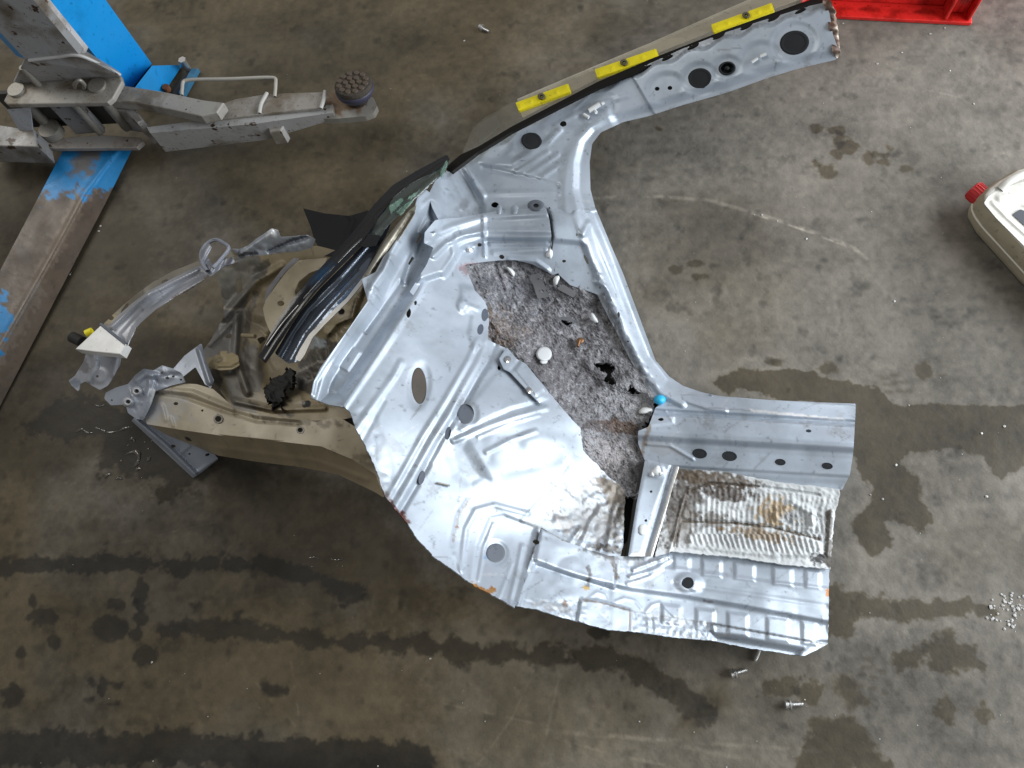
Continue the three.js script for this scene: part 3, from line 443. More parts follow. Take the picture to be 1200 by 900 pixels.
// bulkhead and toe board
const fw = (() => {
  const outline = [[402, 476], [447, 410], [493, 340], [504, 316], [520, 300], [535, 304], [546, 312], [549, 322], [556, 340], [568, 352], [573, 366], [573, 385], [571, 398], [580, 402], [594, 408], [604, 422], [622, 440], [642, 458], [662, 482], [680, 502], [683, 528], [700, 545], [714, 560], [728, 570], [733, 580], [731, 610], [730, 640], [727, 652], [713, 652], [690, 645], [660, 634], [634, 618], [622, 656], [612, 690], [603, 712], [590, 704], [560, 689], [536, 672], [508, 652], [490, 632], [476, 612], [462, 596], [452, 582], [446, 566], [440, 548], [428, 522], [416, 500], [410, 482]];
  const b1 = [[462, 596], [482, 562], [508, 515], [535, 472], [562, 425], [572, 402]];
  const feats = [
    bead([[402, 477], [447, 411], [493, 341], [510, 308]], 7, 0.0032), bead([[414, 508], [432, 482], [462, 440], [470, 425]], 6, 0.0032), bead([[425, 516], [450, 470]], 4, -0.0016),
    bead(b1, 7, 0.0065), bead(off(b1, -13, -3), 5, 0.004), bead(off(b1, 8, 3), 5, -0.005), bead([[505, 540], [530, 498], [548, 470]], 6, 0.0027),
    field([[573, 398], [592, 408], [580, 424], [562, 440], [548, 470], [534, 490], [540, 460], [560, 425]], 9, -0.0064),
    field([[540, 335], [556, 338], [572, 352], [576, 372], [576, 395], [556, 412], [549, 392], [553, 370], [540, 352]], 7, 0.0048), dish(542, 358, 6, 8, 0, 5, 0.006), bead([[549, 358], [560, 362]], 4, 0.0027),
    field([[596, 420], [640, 466], [575, 492], [540, 505], [552, 472], [580, 440]], 8, 0.0037),
    bead([[532, 512], [572, 492], [600, 480], [632, 472]], 4, -0.0032), bead([[531, 517], [572, 499], [604, 488], [640, 478]], 4.5, 0.0037), bead([[560, 512], [600, 495], [632, 486]], 3, 0.0021), bead([[570, 530], [600, 515], [628, 505]], 4, 0.0027),
    field([[526, 516], [546, 520], [560, 545], [572, 562], [552, 572], [532, 556], [524, 535]], 16, -0.0064),
    field([[531, 634], [540, 600], [552, 578], [572, 566], [610, 556], [660, 540], [700, 552], [730, 580], [700, 660], [610, 720], [536, 690]], 17, -0.0064),
    bead([[540, 668], [546, 620], [558, 598], [580, 592], [618, 602]], 5, 0.0032), bead([[530, 640], [536, 605], [548, 585]], 3, -0.0021), bead([[533, 650], [545, 680]], 4, 0.0027),
    field([[553, 694], [560, 640], [574, 606], [590, 603], [628, 618], [618, 660], [604, 706], [580, 704]], 7, -0.0053), bead([[560, 680], [568, 640], [578, 614]], 3, 0.0021), bead([[598, 704], [606, 670], [612, 640]], 4, 0.0032), bead([[585, 700], [600, 660]], 3, 0.0016),
    bead([[612, 610], [640, 580], [664, 546]], 4, 0.0016),
    dish(491, 452, 13, 26, 8, 6, -0.003), dish(546, 485, 14, 16, 0, 6, -0.004), dish(581, 648, 14, 14, 0, 5, -0.003),
    crumple([[632, 612], [640, 590], [665, 560], [700, 548], [748, 575], [740, 655], [700, 655], [660, 636]], 8, 13, 0.0028, 15), crumple([[405, 480], [440, 470], [470, 560], [480, 610], [440, 560]], 10, 40, 0.003, 25), crumple([[530, 500], [690, 500], [690, 560], [560, 560]], 20, 60, 0.006, 35),
    bead([[680, 640], [692, 612], [704, 596], [712, 592]], 5, 0.0037), bead([[665, 640], [680, 620]], 4, 0.0043), bead([[712, 640], [716, 610], [722, 590]], 4, 0.0030),
  ];
  const h = addUp(H0, feats);
  const plugs = [[546, 485, 9.5, 11.5, 5], [581, 648, 10.5, 11]];
  const m = sheet('bulkhead', car, M.paint, {
    outline, h, jag: 1.2, jagScale: 4, step: 1.6, thick: 0.002,
    holes: [[491, 452, 8.8, 21.5, -3], [479, 367, 2.6, 5.6, 8], [487, 355, 1.6, 3, 8], [525, 508, 3.3, 7.6, 12], [494, 560, 3.6, 8, 12], [568, 369, 3.8, 7.6, 5], [563, 386, 3.6, 6.4, 12], [585, 431, 2, 3, 0], ...plugs, [628, 635, 4, 2.6, 20]],
    color: coat(SILVER, [...scuffs(34, 420, 350, 700, 690),
      { e: [730, 592, 22, 40, 12], c: [0.06, 0.05, 0.042], sc: 4, rag: 1.5 }, { line: [[700, 640], [722, 645]], w: 5, c: [0.07, 0.065, 0.06], sc: 3, rag: 2 }, { e: [712, 568, 16, 10, 35], c: [0.1, 0.085, 0.07], sc: 4, rag: 1.6 }, { e: [690, 605, 50, 26, 35], c: [0.25, 0.245, 0.245], sc: 5, a: 0.75, rag: 2.3 }, { e: [716, 575, 26, 14, 30], c: [0.15, 0.13, 0.11], sc: 4, a: 0.8, rag: 2.2 }, { e: [660, 612, 26, 8, 35], c: [0.22, 0.2, 0.19], sc: 4, a: 0.6, rag: 2.4 },
       { line: [[452, 582], [463, 598], [476, 612]], w: 5, c: [0.09, 0.025, 0.02], sc: 3 }, { e: [472, 605, 6, 8, -30], c: [0.1, 0.025, 0.02], sc: 3 },
      { line: [[553, 686], [570, 694], [577, 691]], w: 4, c: [0.34, 0.17, 0.05], sc: 3 }, { line: [[531, 634], [538, 603], [550, 584]], w: 1.6, c: [0.2, 0.16, 0.13], a: 0.7, sc: 3 }, { line: [[610, 610], [632, 618], [660, 634], [700, 652]], w: 1.8, c: [0.18, 0.17, 0.16], a: 0.7, sc: 4 },
      { line: [[540, 560], [536, 600]], w: 1, c: [0.3, 0.3, 0.3], a: 0.5 }, { e: [536, 617, 2.4, 2], c: RUST, sc: 2 }, { e: [573, 650, 4, 10, 30], c: [0.1, 0.28, 0.5], a: 0.5, sc: 3 },
      { e: [545, 316, 10, 7, 20], c: [0.2, 0.05, 0.04], a: 0.6, sc: 3 }, { line: [[420, 520], [440, 560], [455, 585]], w: 4, c: [0.3, 0.32, 0.35], a: 0.6, sc: 3 }, { e: [450, 540, 16, 30, 30], c: [0.38, 0.42, 0.47], sc: 5, a: 0.6, rag: 2.4 }]),
  });
  for (const e of plugs) mesh('grey_plug', buttonGeo(h, e, FLATPLUG), M.greyplug, m);
  mesh('oval_hole_fill', buttonGeo(h, [491, 452, 8.8, 21.5, -3], FLATPLUG, 30, -0.002), std(0.065, 0.053, 0.043, 0.7, 0, { map: paintGrain }), m);  // added fill, coloured like the floor seen through the oval hole
  for (const e of [[525, 508, 3.3, 7.6, 12], [494, 560, 3.6, 8, 12], [568, 369, 3.8, 7.6, 5], [563, 386, 3.6, 6.4, 12]]) mesh('rubber_plug', buttonGeo(h, e, FLATPLUG, 22, -0.001), M.greyplug.clone(), m).material.color.setRGB(0.06, 0.075, 0.11);
  mesh('stud', barGeo(P(512, 565.5, h(512, 565) + 0.004), P(527, 569, h(527, 569) + 0.004), 0.0016), M.steel, m);
  const br = sheet('mounting_bracket', car, M.paint, { outline: [[585, 420], [594, 407], [606, 421], [616, 426], [628, 441], [640, 455], [645, 466], [634, 474], [624, 464], [598, 436], [590, 432]], h: addUp(h, [bead([[599, 434], [608, 423]], 2.6, -0.005), bead([[628, 470], [640, 458]], 2, 0.002), field([[604, 434], [611, 424], [628, 441], [640, 456], [628, 464]], 3, 0.005)], 0.013), color: coat(SILVER, [{ e: [646, 472, 5, 2, 20], c: RUST, sc: 2 }]) });
  const bh = (x, y) => h(x, y) + 0.016;
  for (const [x, y] of [[595, 421], [621, 457]]) mesh('boss', buttonGeo(bh, [x, y, 4, 4], BOSS), M.zinc, br);
  return { h };
})();
// floor pan with its rows of raised pads
{
  const outline = [[603, 710], [612, 690], [622, 656], [634, 619], [660, 634], [690, 644], [713, 651], [740, 652], [764, 651], [788, 645], [871, 653], [913, 661], [972, 667], [971, 720], [970, 755], [943, 769], [880, 760], [836, 751], [790, 747], [740, 740], [712, 738], [690, 732], [660, 724], [630, 714]];
  const pad = (x0, x1, yf, hh) => field([[x0, yf(x0)], [x1, yf(x1)], [x1, yf(x1) + hh], [x0, yf(x0) + hh]], 4, 0.0036);
  const yU = (x) => 653 + (x - 800) * 0.105, yL = (x) => 711 + (x - 800) * 0.125;
  const groove = [[626, 658], [660, 671], [700, 683], [740, 692], [800, 700], [870, 712], [971, 731]];
  const h = addUp(H0, [
    field([...groove, [990, 800], [600, 800], [600, 690]], 9, -0.012), bead(groove, 4, -0.002),
    field([[780, 645], [975, 664], [975, 689], [900, 681], [840, 672], [780, 664]], 5, -0.005),
    pad(823, 845, yU, 19), pad(861, 884, yU, 19), pad(906, 928, yU, 20), pad(944, 961, yU, 20), pad(790, 808, yU, 15),
    pad(816, 837, yL, 25), pad(853, 876, yL, 25), pad(899, 924, yL, 26), pad(940, 957, yL, 26), pad(776, 798, yL, 22),
    bead([[790, 683], [870, 695], [968, 710]], 4, -0.002), dish(806, 683, 13, 10, 5, 6, 0.006), dish(816, 685, 8, 8, 0, 6, 0.003),
    field([[834, 731], [900, 742], [970, 755], [943, 772], [836, 756]], 4, 0.006), field([[836, 744], [940, 762], [930, 780], [830, 770]], 10, -0.018), field([[952, 752], [980, 752], [960, 780], [938, 770]], 5, -0.008),
    field([[679, 712], [680, 703], [700, 703], [740, 715], [738, 742], [712, 742], [676, 728]], 3, 0.007),
    bead([[688, 703], [700, 694], [708, 697], [712, 706]], 2.4, 0.0016), bead([[722, 705], [732, 701], [744, 704], [752, 714]], 2.4, 0.0016), bead([[756, 718], [764, 709], [774, 706], [782, 714], [790, 722]], 2.4, 0.0016),
    crumple([[605, 700], [690, 700], [690, 735], [640, 722]], 5, 9, 0.002, 55), crumple([[740, 715], [835, 728], [836, 752], [740, 742]], 4, 8, 0.002, 65), crumple([[720, 652], [800, 645], [780, 672], [730, 680]], 5, 9, 0.002, 75),
    bead([[742, 668], [762, 660], [784, 652]], 3, 0.006), bead([[738, 676], [766, 668], [786, 656]], 3, 0.005), bead([[735, 684], [760, 676], [776, 666]], 2.5, 0.004),
    field([[634, 619], [690, 643], [713, 652], [724, 655], [720, 690], [626, 660]], 4, 0.006), bead([[606, 712], [614, 686], [626, 660]], 4, 0.004),
    crumple([[626, 622], [720, 655], [720, 740], [610, 712]], 8, 40, 0.003, 85), crumple([[720, 655], [970, 690], [970, 740], [720, 740]], 8, 60, 0.002, 86),
  ], 0.001);
  const fp = sheet('floor_pan', car, M.paint, {
    outline, h, jag: 0.8, jagScale: 4, step: 1.6, thick: 0.002, holes: [[628, 635, 4.4, 2.8, 20], [806, 683, 7, 6.4]],
    cuts: [[[599, 716], [602, 700], [600, 690], [604, 690], [605, 702], [602, 718]]],
    color: coat(SILVER, [...scuffs(26, 610, 640, 960, 750),
      { line: [[689, 665], [692, 674], [688, 686]], w: 2.6, c: [0.13, 0.13, 0.14], sc: 2.5 }, { line: [[716, 652], [720, 664], [722, 678]], w: 3, c: [0.13, 0.12, 0.12], sc: 2.5 }, { line: [[622, 656], [632, 620]], w: 1.4, c: [0.13, 0.13, 0.13], a: 0.8, sc: 3 },
      { e: [662, 708, 4, 5], c: [0.14, 0.09, 0.07], sc: 2 }, { e: [650, 712, 24, 5, 15], c: [0.3, 0.31, 0.33], sc: 3, a: 0.7, rag: 2.6 }, { e: [790, 728, 40, 5, 8], c: [0.3, 0.32, 0.35], sc: 3, a: 0.6, rag: 2.6 }, { e: [700, 648, 18, 5, 20], c: [0.1, 0.1, 0.1], sc: 3, a: 0.8, rag: 2.4 },
      { line: [[684, 703], [715, 709], [738, 715]], w: 1.2, c: [0.22, 0.16, 0.12], a: 0.8, sc: 3 }, { line: [[836, 731], [969, 755]], w: 1.3, c: [0.1, 0.1, 0.1], a: 0.9, sc: 4, rag: 0.6 }, { line: [[738, 716], [738, 738]], w: 1.3, c: [0.25, 0.15, 0.1], sc: 3 }, { line: [[739, 716], [790, 724], [836, 731]], w: 1, c: [0.2, 0.2, 0.2], a: 0.7, sc: 3 },
      { e: [687, 689, 4, 3], c: [0.4, 0.28, 0.1], sc: 2 }, { e: [970, 694, 3, 5], c: [0.5, 0.2, 0.04], sc: 2 }, { e: [742, 655, 40, 6, 0], c: [0.34, 0.35, 0.37], sc: 4, a: 0.6, rag: 2 }, { e: [830, 705, 8, 2, 10], c: [0.2, 0.2, 0.22], sc: 3 }]),
  });
  mesh('rubber_plug', buttonGeo(h, [806, 683, 7, 6.4], PLUG), M.rubber, fp);
}
// cross member
{
  const h = addUp(H0, [bead([[794, 548], [786, 575], [775, 612], [763, 651]], 6, 0.012), field([[757, 538], [786, 545], [776, 575], [764, 612], [752, 652], [736, 652], [746, 590]], 5, 0.004), dish(770, 552, 9, 8, 0, 5, 0.003)], 0.012);
  const cm = sheet('cross_member', car, M.paint, { outline: [[756, 538], [796, 547], [787, 575], [777, 612], [765, 652], [736, 652], [746, 590]], h, holes: [[763, 576, 1.8, 1.6], [757, 610, 1.8, 1.8]], color: coat(SILVER, [{ line: [[794, 549], [786, 575], [775, 612], [763, 650]], w: 3.4, c: [0.66, 0.66, 0.64], sc: 4, rag: 0.6 }, { e: [752, 650, 14, 5], c: [0.5, 0.5, 0.52], sc: 3 }]) });
  mesh('clip', mergeGeometries([buttonGeo(h, [769, 552, 6, 6, 30], BLOB), buttonGeo(h, [764, 556, 3, 3], BLOB), buttonGeo(h, [774, 555, 3, 2.4], BLOB)]), M.white, cm);
  mesh('clip', buttonGeo(h, [754, 620, 5.5, 7, 20], BLOB), M.white, cm);
  // side wall of the member, coloured dark for the shade of the gap
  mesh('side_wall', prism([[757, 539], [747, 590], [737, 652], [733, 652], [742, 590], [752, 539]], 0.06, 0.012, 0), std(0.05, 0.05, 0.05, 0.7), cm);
}
// sill
{
  const top = (x) => x < 850 ? 452 + 14 * sst(780, 850, x) : 466 + (x - 850) * 0.047;
  const outline = [[786, 462], [806, 462], [822, 459.5], [840, 463.5], [870, 467], [900, 469], [950, 471], [1003, 473], [1002, 495], [1000, 530], [996, 556], [987, 574], [950, 572], [913, 567], [849, 555], [792, 549], [756, 541], [748, 520], [748, 505], [760, 500], [768, 478], [778, 470]];
  const prof = [[-20, .012], [0, .012], [2, .018], [19, .020], [22, .012], [25, .014], [27, .030], [46, .036], [50, .034], [60, .018], [66, .016], [84, .014], [88, .010], [98, .006], [140, 0.0]];
  const along = (v) => { for (let i = 0; i + 1 < prof.length; i++) if (v < prof[i + 1][0]) return lerp(prof[i][1], prof[i + 1][1], sst(prof[i][0], prof[i + 1][0], v)); return 0; };
  const hb = (x, y) => { const v = (y - (464 + (x - 850) * 0.058)) ; return H0(x, y) - 0.018 + along(v); };
  const h = addUp(hb, [bead([[758, 520], [785, 522], [812, 538]], 3, 0.003), dish(1000, 0, 1, 1, 0, 1, 0), bead([[800, 468], [830, 478], [850, 481]], 4, 0.006), field([[758, 484], [790, 484], [790, 496], [757, 500]], 3, 0.003), bead([[780, 482], [787, 492]], 2, 0.002)]);
  const plugs = [[820, 531.5, 8.2, 5.4, 8], [855, 534.5, 8.4, 5.4, 8], [914.5, 541.5, 6, 3.6, 8], [969.5, 546, 6.2, 3.6, 8]];
  const sl = sheet('sill', car, M.paint, { outline, h, step: 1.5, holes: [...plugs, [774.5, 491.5, 3.4, 1.9, 0], [947.5, 505, 3.6, 1.9, 5]], color: coat(SILVER, [...scuffs(16, 780, 465, 990, 560), { line: [[880, 481], [930, 486], [990, 492]], w: 1.6, c: [0.7, 0.7, 0.72], sc: 4, a: 0.8 }, { line: [[830, 478], [880, 481]], w: 0.9, c: [0.2, 0.2, 0.22], a: 0.6, sc: 3 }, { e: [775, 525, 24, 8, 10], c: [0.33, 0.34, 0.36], a: 0.6, sc: 4, rag: 2 }, { line: [[760, 500], [750, 540]], w: 3, c: [0.25, 0.22, 0.2], sc: 3 }]) });
  for (const e of plugs) mesh('rubber_plug', buttonGeo(h, e, PLUG), M.rubber, sl);
  // return of the sill down to the floor at its cut end and along the door opening
  mesh('outer_sill', prism([[830, 463], [900, 468.5], [1002, 473], [1001, 500], [997, 540], [988, 572], [940, 566], [850, 540], [800, 490]], 0.02, 0.001, 0.001, 0.02), std(...SILVER, 0.5, 0.2), sl);
}
// wrinkled sound-deadening pad, scorched at one corner
{
  const outline = [[792, 549], [849, 553], [913, 565], [984, 573], [985, 580], [979, 600], [976, 627], [973, 667], [913, 661], [871, 654], [830, 650], [788, 646], [768, 652], [776, 611], [785, 575]];
  const inner = [[812, 566], [900, 574], [974, 582], [970, 612], [962, 650], [900, 648], [820, 640], [800, 636], [808, 600]];
  const ribs = (x, y) => {
    const k = polySdf(inner, x, y); if (k < -2) return 0;
    const band = y < 600 ? 0.55 : y < 626 ? 0.7 : 1.15, bend = y < 626 ? 6 * vn(x / 30, y / 20, 2) : -0.28 * (y - 626);
    const stretch = 0.7 + 0.6 * vn(x / 26, y / 22, 8);
    return 0.0014 * band * stretch * sst(-2, 6, k) * (Math.sin((x + bend) * 1.02 + 1.2 * vn(x / 14, y / 9, 4)) + 0.2);
  };
  const h = addUp(H0, [ribs, bead([[800, 610], [860, 613], [905, 618], [960, 632]], 4, -0.005), field([[806, 628], [830, 614], [900, 617], [962, 632], [966, 652], [900, 652], [806, 642]], 6, 0.005), bead([[792, 640], [796, 610], [806, 575], [830, 566], [890, 570], [960, 580]], 2.4, -0.005), bead([[784, 648], [792, 624], [800, 590], [808, 572]], 3, 0.006),
    bead([[910, 602], [930, 590], [950, 598], [952, 616]], 6, 0.006), crumple([[900, 590], [965, 590], [965, 630], [900, 625]], 6, 10, 0.005, 95), crumple(outline, 4, 9, 0.0022, 105), bead([[974, 600], [970, 650]], 4, 0.006)], 0.007);
  sheet('sound_deadening_pad', car, M.pad, { outline, h, step: 1.1, thick: 0.003, jag: 1.2, jagScale: 4, color: coat([0.55, 0.585, 0.62], [
    { e: [797, 590, 24, 52, 18], c: [0.075, 0.06, 0.048], sc: 6, rag: 1.3, a: 0.9 }, { e: [832, 561, 60, 10, 8], c: [0.085, 0.058, 0.034], sc: 5, rag: 1.4, a: 0.9 }, { e: [852, 578, 34, 12, 5], c: [0.05, 0.03, 0.018], sc: 5, rag: 1.5, a: 0.9 }, { e: [835, 610, 26, 10, 10], c: [0.09, 0.065, 0.045], sc: 4, rag: 2.0, a: 0.7 }, { e: [908, 600, 24, 16, 10], c: [0.42, 0.29, 0.14], sc: 5, rag: 1.8, a: 0.8 }, { e: [890, 626, 40, 8, 10], c: [0.26, 0.17, 0.08], sc: 4, rag: 1.7, a: 0.8 },
    { e: [800, 620, 14, 25, 15], c: [0.26, 0.25, 0.24], sc: 5, a: 0.7 }, { e: [964, 655, 12, 8], c: [0.07, 0.07, 0.075], sc: 3, rag: 2.2 }, { line: [[972, 600], [970, 660]], w: 4, c: [0.12, 0.11, 0.1], sc: 4, rag: 2.2 }, { e: [925, 606, 12, 6], c: [0.25, 0.27, 0.3], sc: 3, a: 0.7 }, { line: [[800, 611], [860, 613], [905, 618], [960, 632]], w: 1.6, c: [0.1, 0.08, 0.06], sc: 4 }, { line: [[790, 640], [796, 610], [806, 576], [830, 566], [890, 570]], w: 1.4, c: [0.09, 0.07, 0.055], sc: 3 }], { vary: 0.12 }) });
}
// felt insulation mat behind the toe board, torn, with clips
{
  const outline = [[540, 314], [560, 306], [600, 302], [640, 312], [672, 330], [702, 340], [712, 362], [728, 394], [744, 424], [758, 446], [768, 470], [764, 486], [752, 500], [760, 520], [752, 545], [748, 585], [730, 578], [705, 556], [672, 530], [672, 505], [650, 485], [625, 455], [600, 430], [582, 410], [562, 402], [562, 350], [548, 330]];
  const H1 = (x, y) => Math.min(H0(x, y), 0.3) - 0.008;
  const h = addUp(H1, [(x, y) => 0.009 * (fbm(x / 6, y / 6, 3, 201) - 0.5) + 0.03 * (fbm(x / 34, y / 34, 3, 202) - 0.5) + 0.0035 * (hash(Math.round(x * 1.1), Math.round(y * 1.1), 5) - 0.5), bead([[690, 425], [710, 448], [745, 455], [770, 468]], 10, 0.012), bead([[580, 312], [590, 340]], 4, -0.006), field([[540, 380], [570, 380], [600, 420], [660, 490], [690, 560], [640, 520], [560, 420]], 24, -0.022)]);
  const cuts = [[[694, 425], [716, 425], [722, 432], [716, 438], [722, 447], [722, 455], [736, 458], [738, 450], [752, 462], [740, 462], [712, 449], [706, 446], [712, 438], [702, 434]], [[653, 374], [673, 378], [668, 383], [660, 382]]];
  const ft = sheet('insulation_mat', car, M.felt, { outline, h, step: 1.15, thick: 0.006, jag: 3.4, jagScale: 3, cuts, color: coat([0.36, 0.362, 0.385], [{ e: [592, 385, 30, 22, 20], c: [0.21, 0.14, 0.095], sc: 7, rag: 1.8, a: 0.85 }, { e: [725, 500, 26, 10], c: [0.2, 0.12, 0.08], sc: 5, rag: 2.2, a: 0.8 }, { e: [700, 500, 18, 8, 10], c: [0.12, 0.1, 0.1], sc: 5, a: 0.8 }, { e: [560, 330, 20, 12, 30], c: [0.12, 0.12, 0.13], sc: 5, a: 0.6 }, { e: [650, 350, 44, 20, 10], c: [0.13, 0.13, 0.145], sc: 7, a: 0.65, rag: 2 }, { e: [700, 440, 26, 20], c: [0.14, 0.14, 0.15], sc: 5, a: 0.7 }, { e: [730, 555, 25, 22], c: [0.13, 0.12, 0.12], sc: 5, a: 0.8 }, { e: [750, 480, 10, 12], c: [0.6, 0.6, 0.6], sc: 4, a: 0.7, rag: 2.4 }, { line: [[712, 366], [730, 402], [748, 434]], w: 5, c: [0.5, 0.5, 0.5], sc: 3, a: 0.7, rag: 2.4 }, { e: [715, 530, 30, 20], c: [0.5, 0.46, 0.46], sc: 2.5, a: 0.6, rag: 3 }, { e: [640, 380, 70, 50, 30], c: [0.5, 0.5, 0.53], sc: 2.2, a: 0.55, rag: 3.2, seed: 31 }, { e: [650, 420, 60, 60, 30], c: [0.15, 0.14, 0.155], sc: 3, a: 0.7, rag: 3.4, seed: 37 }, { e: [600, 340, 50, 26, 20], c: [0.17, 0.17, 0.2], sc: 3.4, a: 0.7, rag: 2.6, seed: 41 }], { vary: 0.5 }) });
  const hb = (x, y) => H1(x, y) + 0.006;
  mesh('clip', mergeGeometries([buttonGeo(hb, [637.5, 415, 9.3, 8.6], [[0.01, 0.008], [0.7, 0.008], [0.9, 0.006], [1, 0.001]]), buttonGeo(hb, [637, 423, 4.5, 4], BLOB)]), std(0.5, 0.52, 0.54, 0.6), ft);
  mesh('clip', buttonGeo(hb, [696, 373, 3, 6.5, -35], BLOB, 26, -0.002), M.white, ft); mesh('clip', buttonGeo(hb, [599, 318, 2.6, 6.5, -40], BLOB, 26, -0.002), M.white, ft);
  mesh('torn_flap', buttonGeo(hb, [756, 481, 8, 3.4, -10], BLOB, 26, -0.003), M.white.clone(), ft).material = std(0.6, 0.6, 0.6, 0.9);
  mesh('stud', mergeGeometries([barGeo(P(679, 399, hb(679, 399)), P(677, 406, hb(679, 399) + 0.003), 0.0035), buttonGeo(hb, [680, 399, 4.5, 3.4], [[0.01, 0.001], [0.9, 0.002], [1, -0.002]])]), M.copper, ft);
  mesh('blue_plug', buttonGeo((x, y) => 0.045, [773, 468.5, 7, 5.6], [[0.01, 0.012], [0.5, 0.011], [0.8, 0.008], [1, 0.0], [1.02, -0.008]]), M.blueplug, ft);
  const bk = sheet('small_bracket', ft, M.paint, { outline: [[621, 322], [632, 321], [640, 340], [644, 348], [630, 350]], h: (x, y) => hb(x, y) + 0.006 - 0.0004 * (y - 335), holes: [[630.5, 326.5, 3.2, 1.6], [635, 341, 3.4, 1.8]], color: coat([0.17, 0.175, 0.19]) });
  sheet('small_bracket', ft, M.paint, { outline: [[652, 338], [660, 333], [676, 343], [672, 349]], h: (x, y) => hb(x, y) + 0.004, color: coat([0.17, 0.175, 0.19]) });
  sheet('small_bracket', ft, M.paint, { outline: [[650, 372], [668, 371], [676, 378], [662, 384]], h: (x, y) => hb(x, y) + 0.003, cuts: [[[654, 374], [674, 377], [664, 382]]], color: coat([0.16, 0.17, 0.19]) });
  // outer skin below the mat, coloured black for the shade behind tears and gap
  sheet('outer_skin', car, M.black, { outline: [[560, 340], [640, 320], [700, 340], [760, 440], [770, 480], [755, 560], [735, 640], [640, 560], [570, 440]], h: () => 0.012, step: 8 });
}

// ---------- front structure: rail, crash plate, inner fender, upper apron rail ----------
{
  const A = [[165, 456, .15], [200, 452, .165], [249, 455, .17], [277, 481, .165], [326, 491, .18], [396, 488, .21], [430, 530, .26], [448, 575, .27]];
  const crest = [[174, 495, .145], [214, 503, .165], [256, 509, .175], [333, 517, .19], [376, 522, .205], [412, 536, .22], [440, 553, .23]];
  const ht = spline([...A, ...crest]);
  const top = sheet('front_rail', car, M.khaki, { outline: [[160, 460], [172, 452], [200, 449], [230, 450], [250, 456], [277, 480], [326, 490], [372, 494], [396, 488], [416, 500], [430, 528], [446, 565], [450, 582], [440, 556], [412, 538], [376, 523], [333, 518], [256, 510], [214, 504], [172, 497]],
    h: addUp(ht, [bead([[178, 459], [214, 464], [262, 480], [300, 492], [350, 496]], 4, -0.006), bead([[186, 457], [225, 460], [272, 480]], 5, 0.006), bead([[190, 476], [194, 492]], 4, 0.005), bead([[200, 490], [203, 499]], 3, 0.004), bead([[340, 487], [380, 484]], 3, 0.003)]),
    holes: [[206, 473, 3, 2], [237, 481, 1.7, 1.5], [256, 491, 4.8, 4.6], [352, 504, 4, 3.6]],
    color: coat(KHAKI, [{ e: [176, 476, 64, 28, 12], c: [0.34, 0.37, 0.42], soft: 0.9, rag: 0.8, sc: 12 }, { e: [340, 492, 60, 6, 5], c: DKHAKI, a: 0.8, sc: 5 }, { e: [425, 545, 20, 12, 50], c: DKHAKI, sc: 5, a: 0.6 }], { vary: 0.16 }) });
  mesh('hole_collar', buttonGeo(ht, [256, 491, 5.6, 5.2], [[0.55, -0.004], [0.62, 0.002], [0.9, 0.0025], [1.05, 0]]), M.steel, top);
  mesh('hole_collar', buttonGeo(ht, [352, 504, 4.6, 4.2], [[0.5, -0.006], [0.6, 0.001], [0.9, 0.0015], [1.05, 0]]), M.steel, top);
  const hs = spline([...crest.map(([x, y, h]) => [x, y, h]), [224, 521, .075], [256, 535, .075], [350, 548, .09], [396, 558, .11], [430, 572, .14], [446, 584, .17], [200, 512, .085], [300, 542, .08]]);
  sheet('front_rail_side', car, M.khaki, { outline: [[172, 496], [214, 503], [256, 509], [333, 517], [376, 522], [412, 537], [440, 555], [451, 584], [438, 576], [396, 556], [350, 547], [300, 541], [256, 534], [224, 521], [196, 510]], h: addUp(hs, [bead([[230, 522], [300, 531], [370, 540], [430, 562]], 5, 0.004)]), cuts: [[[215, 511], [222, 513], [226, 518], [219, 517]]], color: coat([0.36, 0.305, 0.21], [], { vary: 0.15 }) });
  // crash plate with bosses
  const hp = spline([[125, 465, .15], [160, 445, .17], [200, 430, .18], [200, 455, .175], [160, 488, .15], [175, 475, .165]]);
  const cp = sheet('crash_plate', car, M.paint, { outline: [[122, 467], [124, 460], [136, 454], [150, 450], [158, 440], [168, 432], [180, 434], [190, 428], [203, 432], [213, 438], [217, 448], [200, 452], [182, 458], [176, 476], [168, 492], [160, 491], [150, 484], [147, 474], [130, 475]], h: addUp(hp, [bead([[176, 440], [172, 470], [166, 488]], 3, 0.005), bead([[160, 446], [170, 438], [184, 440]], 5, 0.008), field([[180, 440], [217, 436], [217, 452], [182, 456]], 4, -0.006), crumple([[150, 450], [190, 428], [215, 440], [180, 458], [165, 490], [150, 480]], 6, 14, 0.006, 111)]), holes: [[131, 469, 1.6, 1.4], [196, 443, 2.6, 1.8], [203, 441, 2, 1.6], [190, 437, 2, 1.6], [212, 445, 1.6, 1.4]], color: coat([0.33, 0.37, 0.45], [{ line: [[180, 459], [178, 474]], w: 2, c: [0.5, 0.55, 0.6], sc: 3 }], { vary: 0.16 }) });
  for (const [x, y] of [[160, 458.5], [150, 471]]) { const b = mesh('boss', buttonGeo(hp, [x, y, 7.2, 6.2], [[0.2, 0.004], [0.36, 0.004], [0.4, 0.008], [0.75, 0.007], [1, -0.001]]), M.steel.clone(), cp); b.material.color.setRGB(0.5, 0.53, 0.58); mesh('hole_shade_disc', buttonGeo(hp, [x + 0.8, y - 0.4, 2.4, 2.2], [[0.01, 0.0045], [1, 0.0045]], 14, 0.001), M.rubber, b); }  // black discs painted for the dark inside of the boss holes
  // angled side flange that reaches down to the floor
  const hf = spline([[155, 493, .12], [165, 488, .13], [228, 558, .012], [255, 535, .03], [234, 545, .025], [200, 520, .07]]);
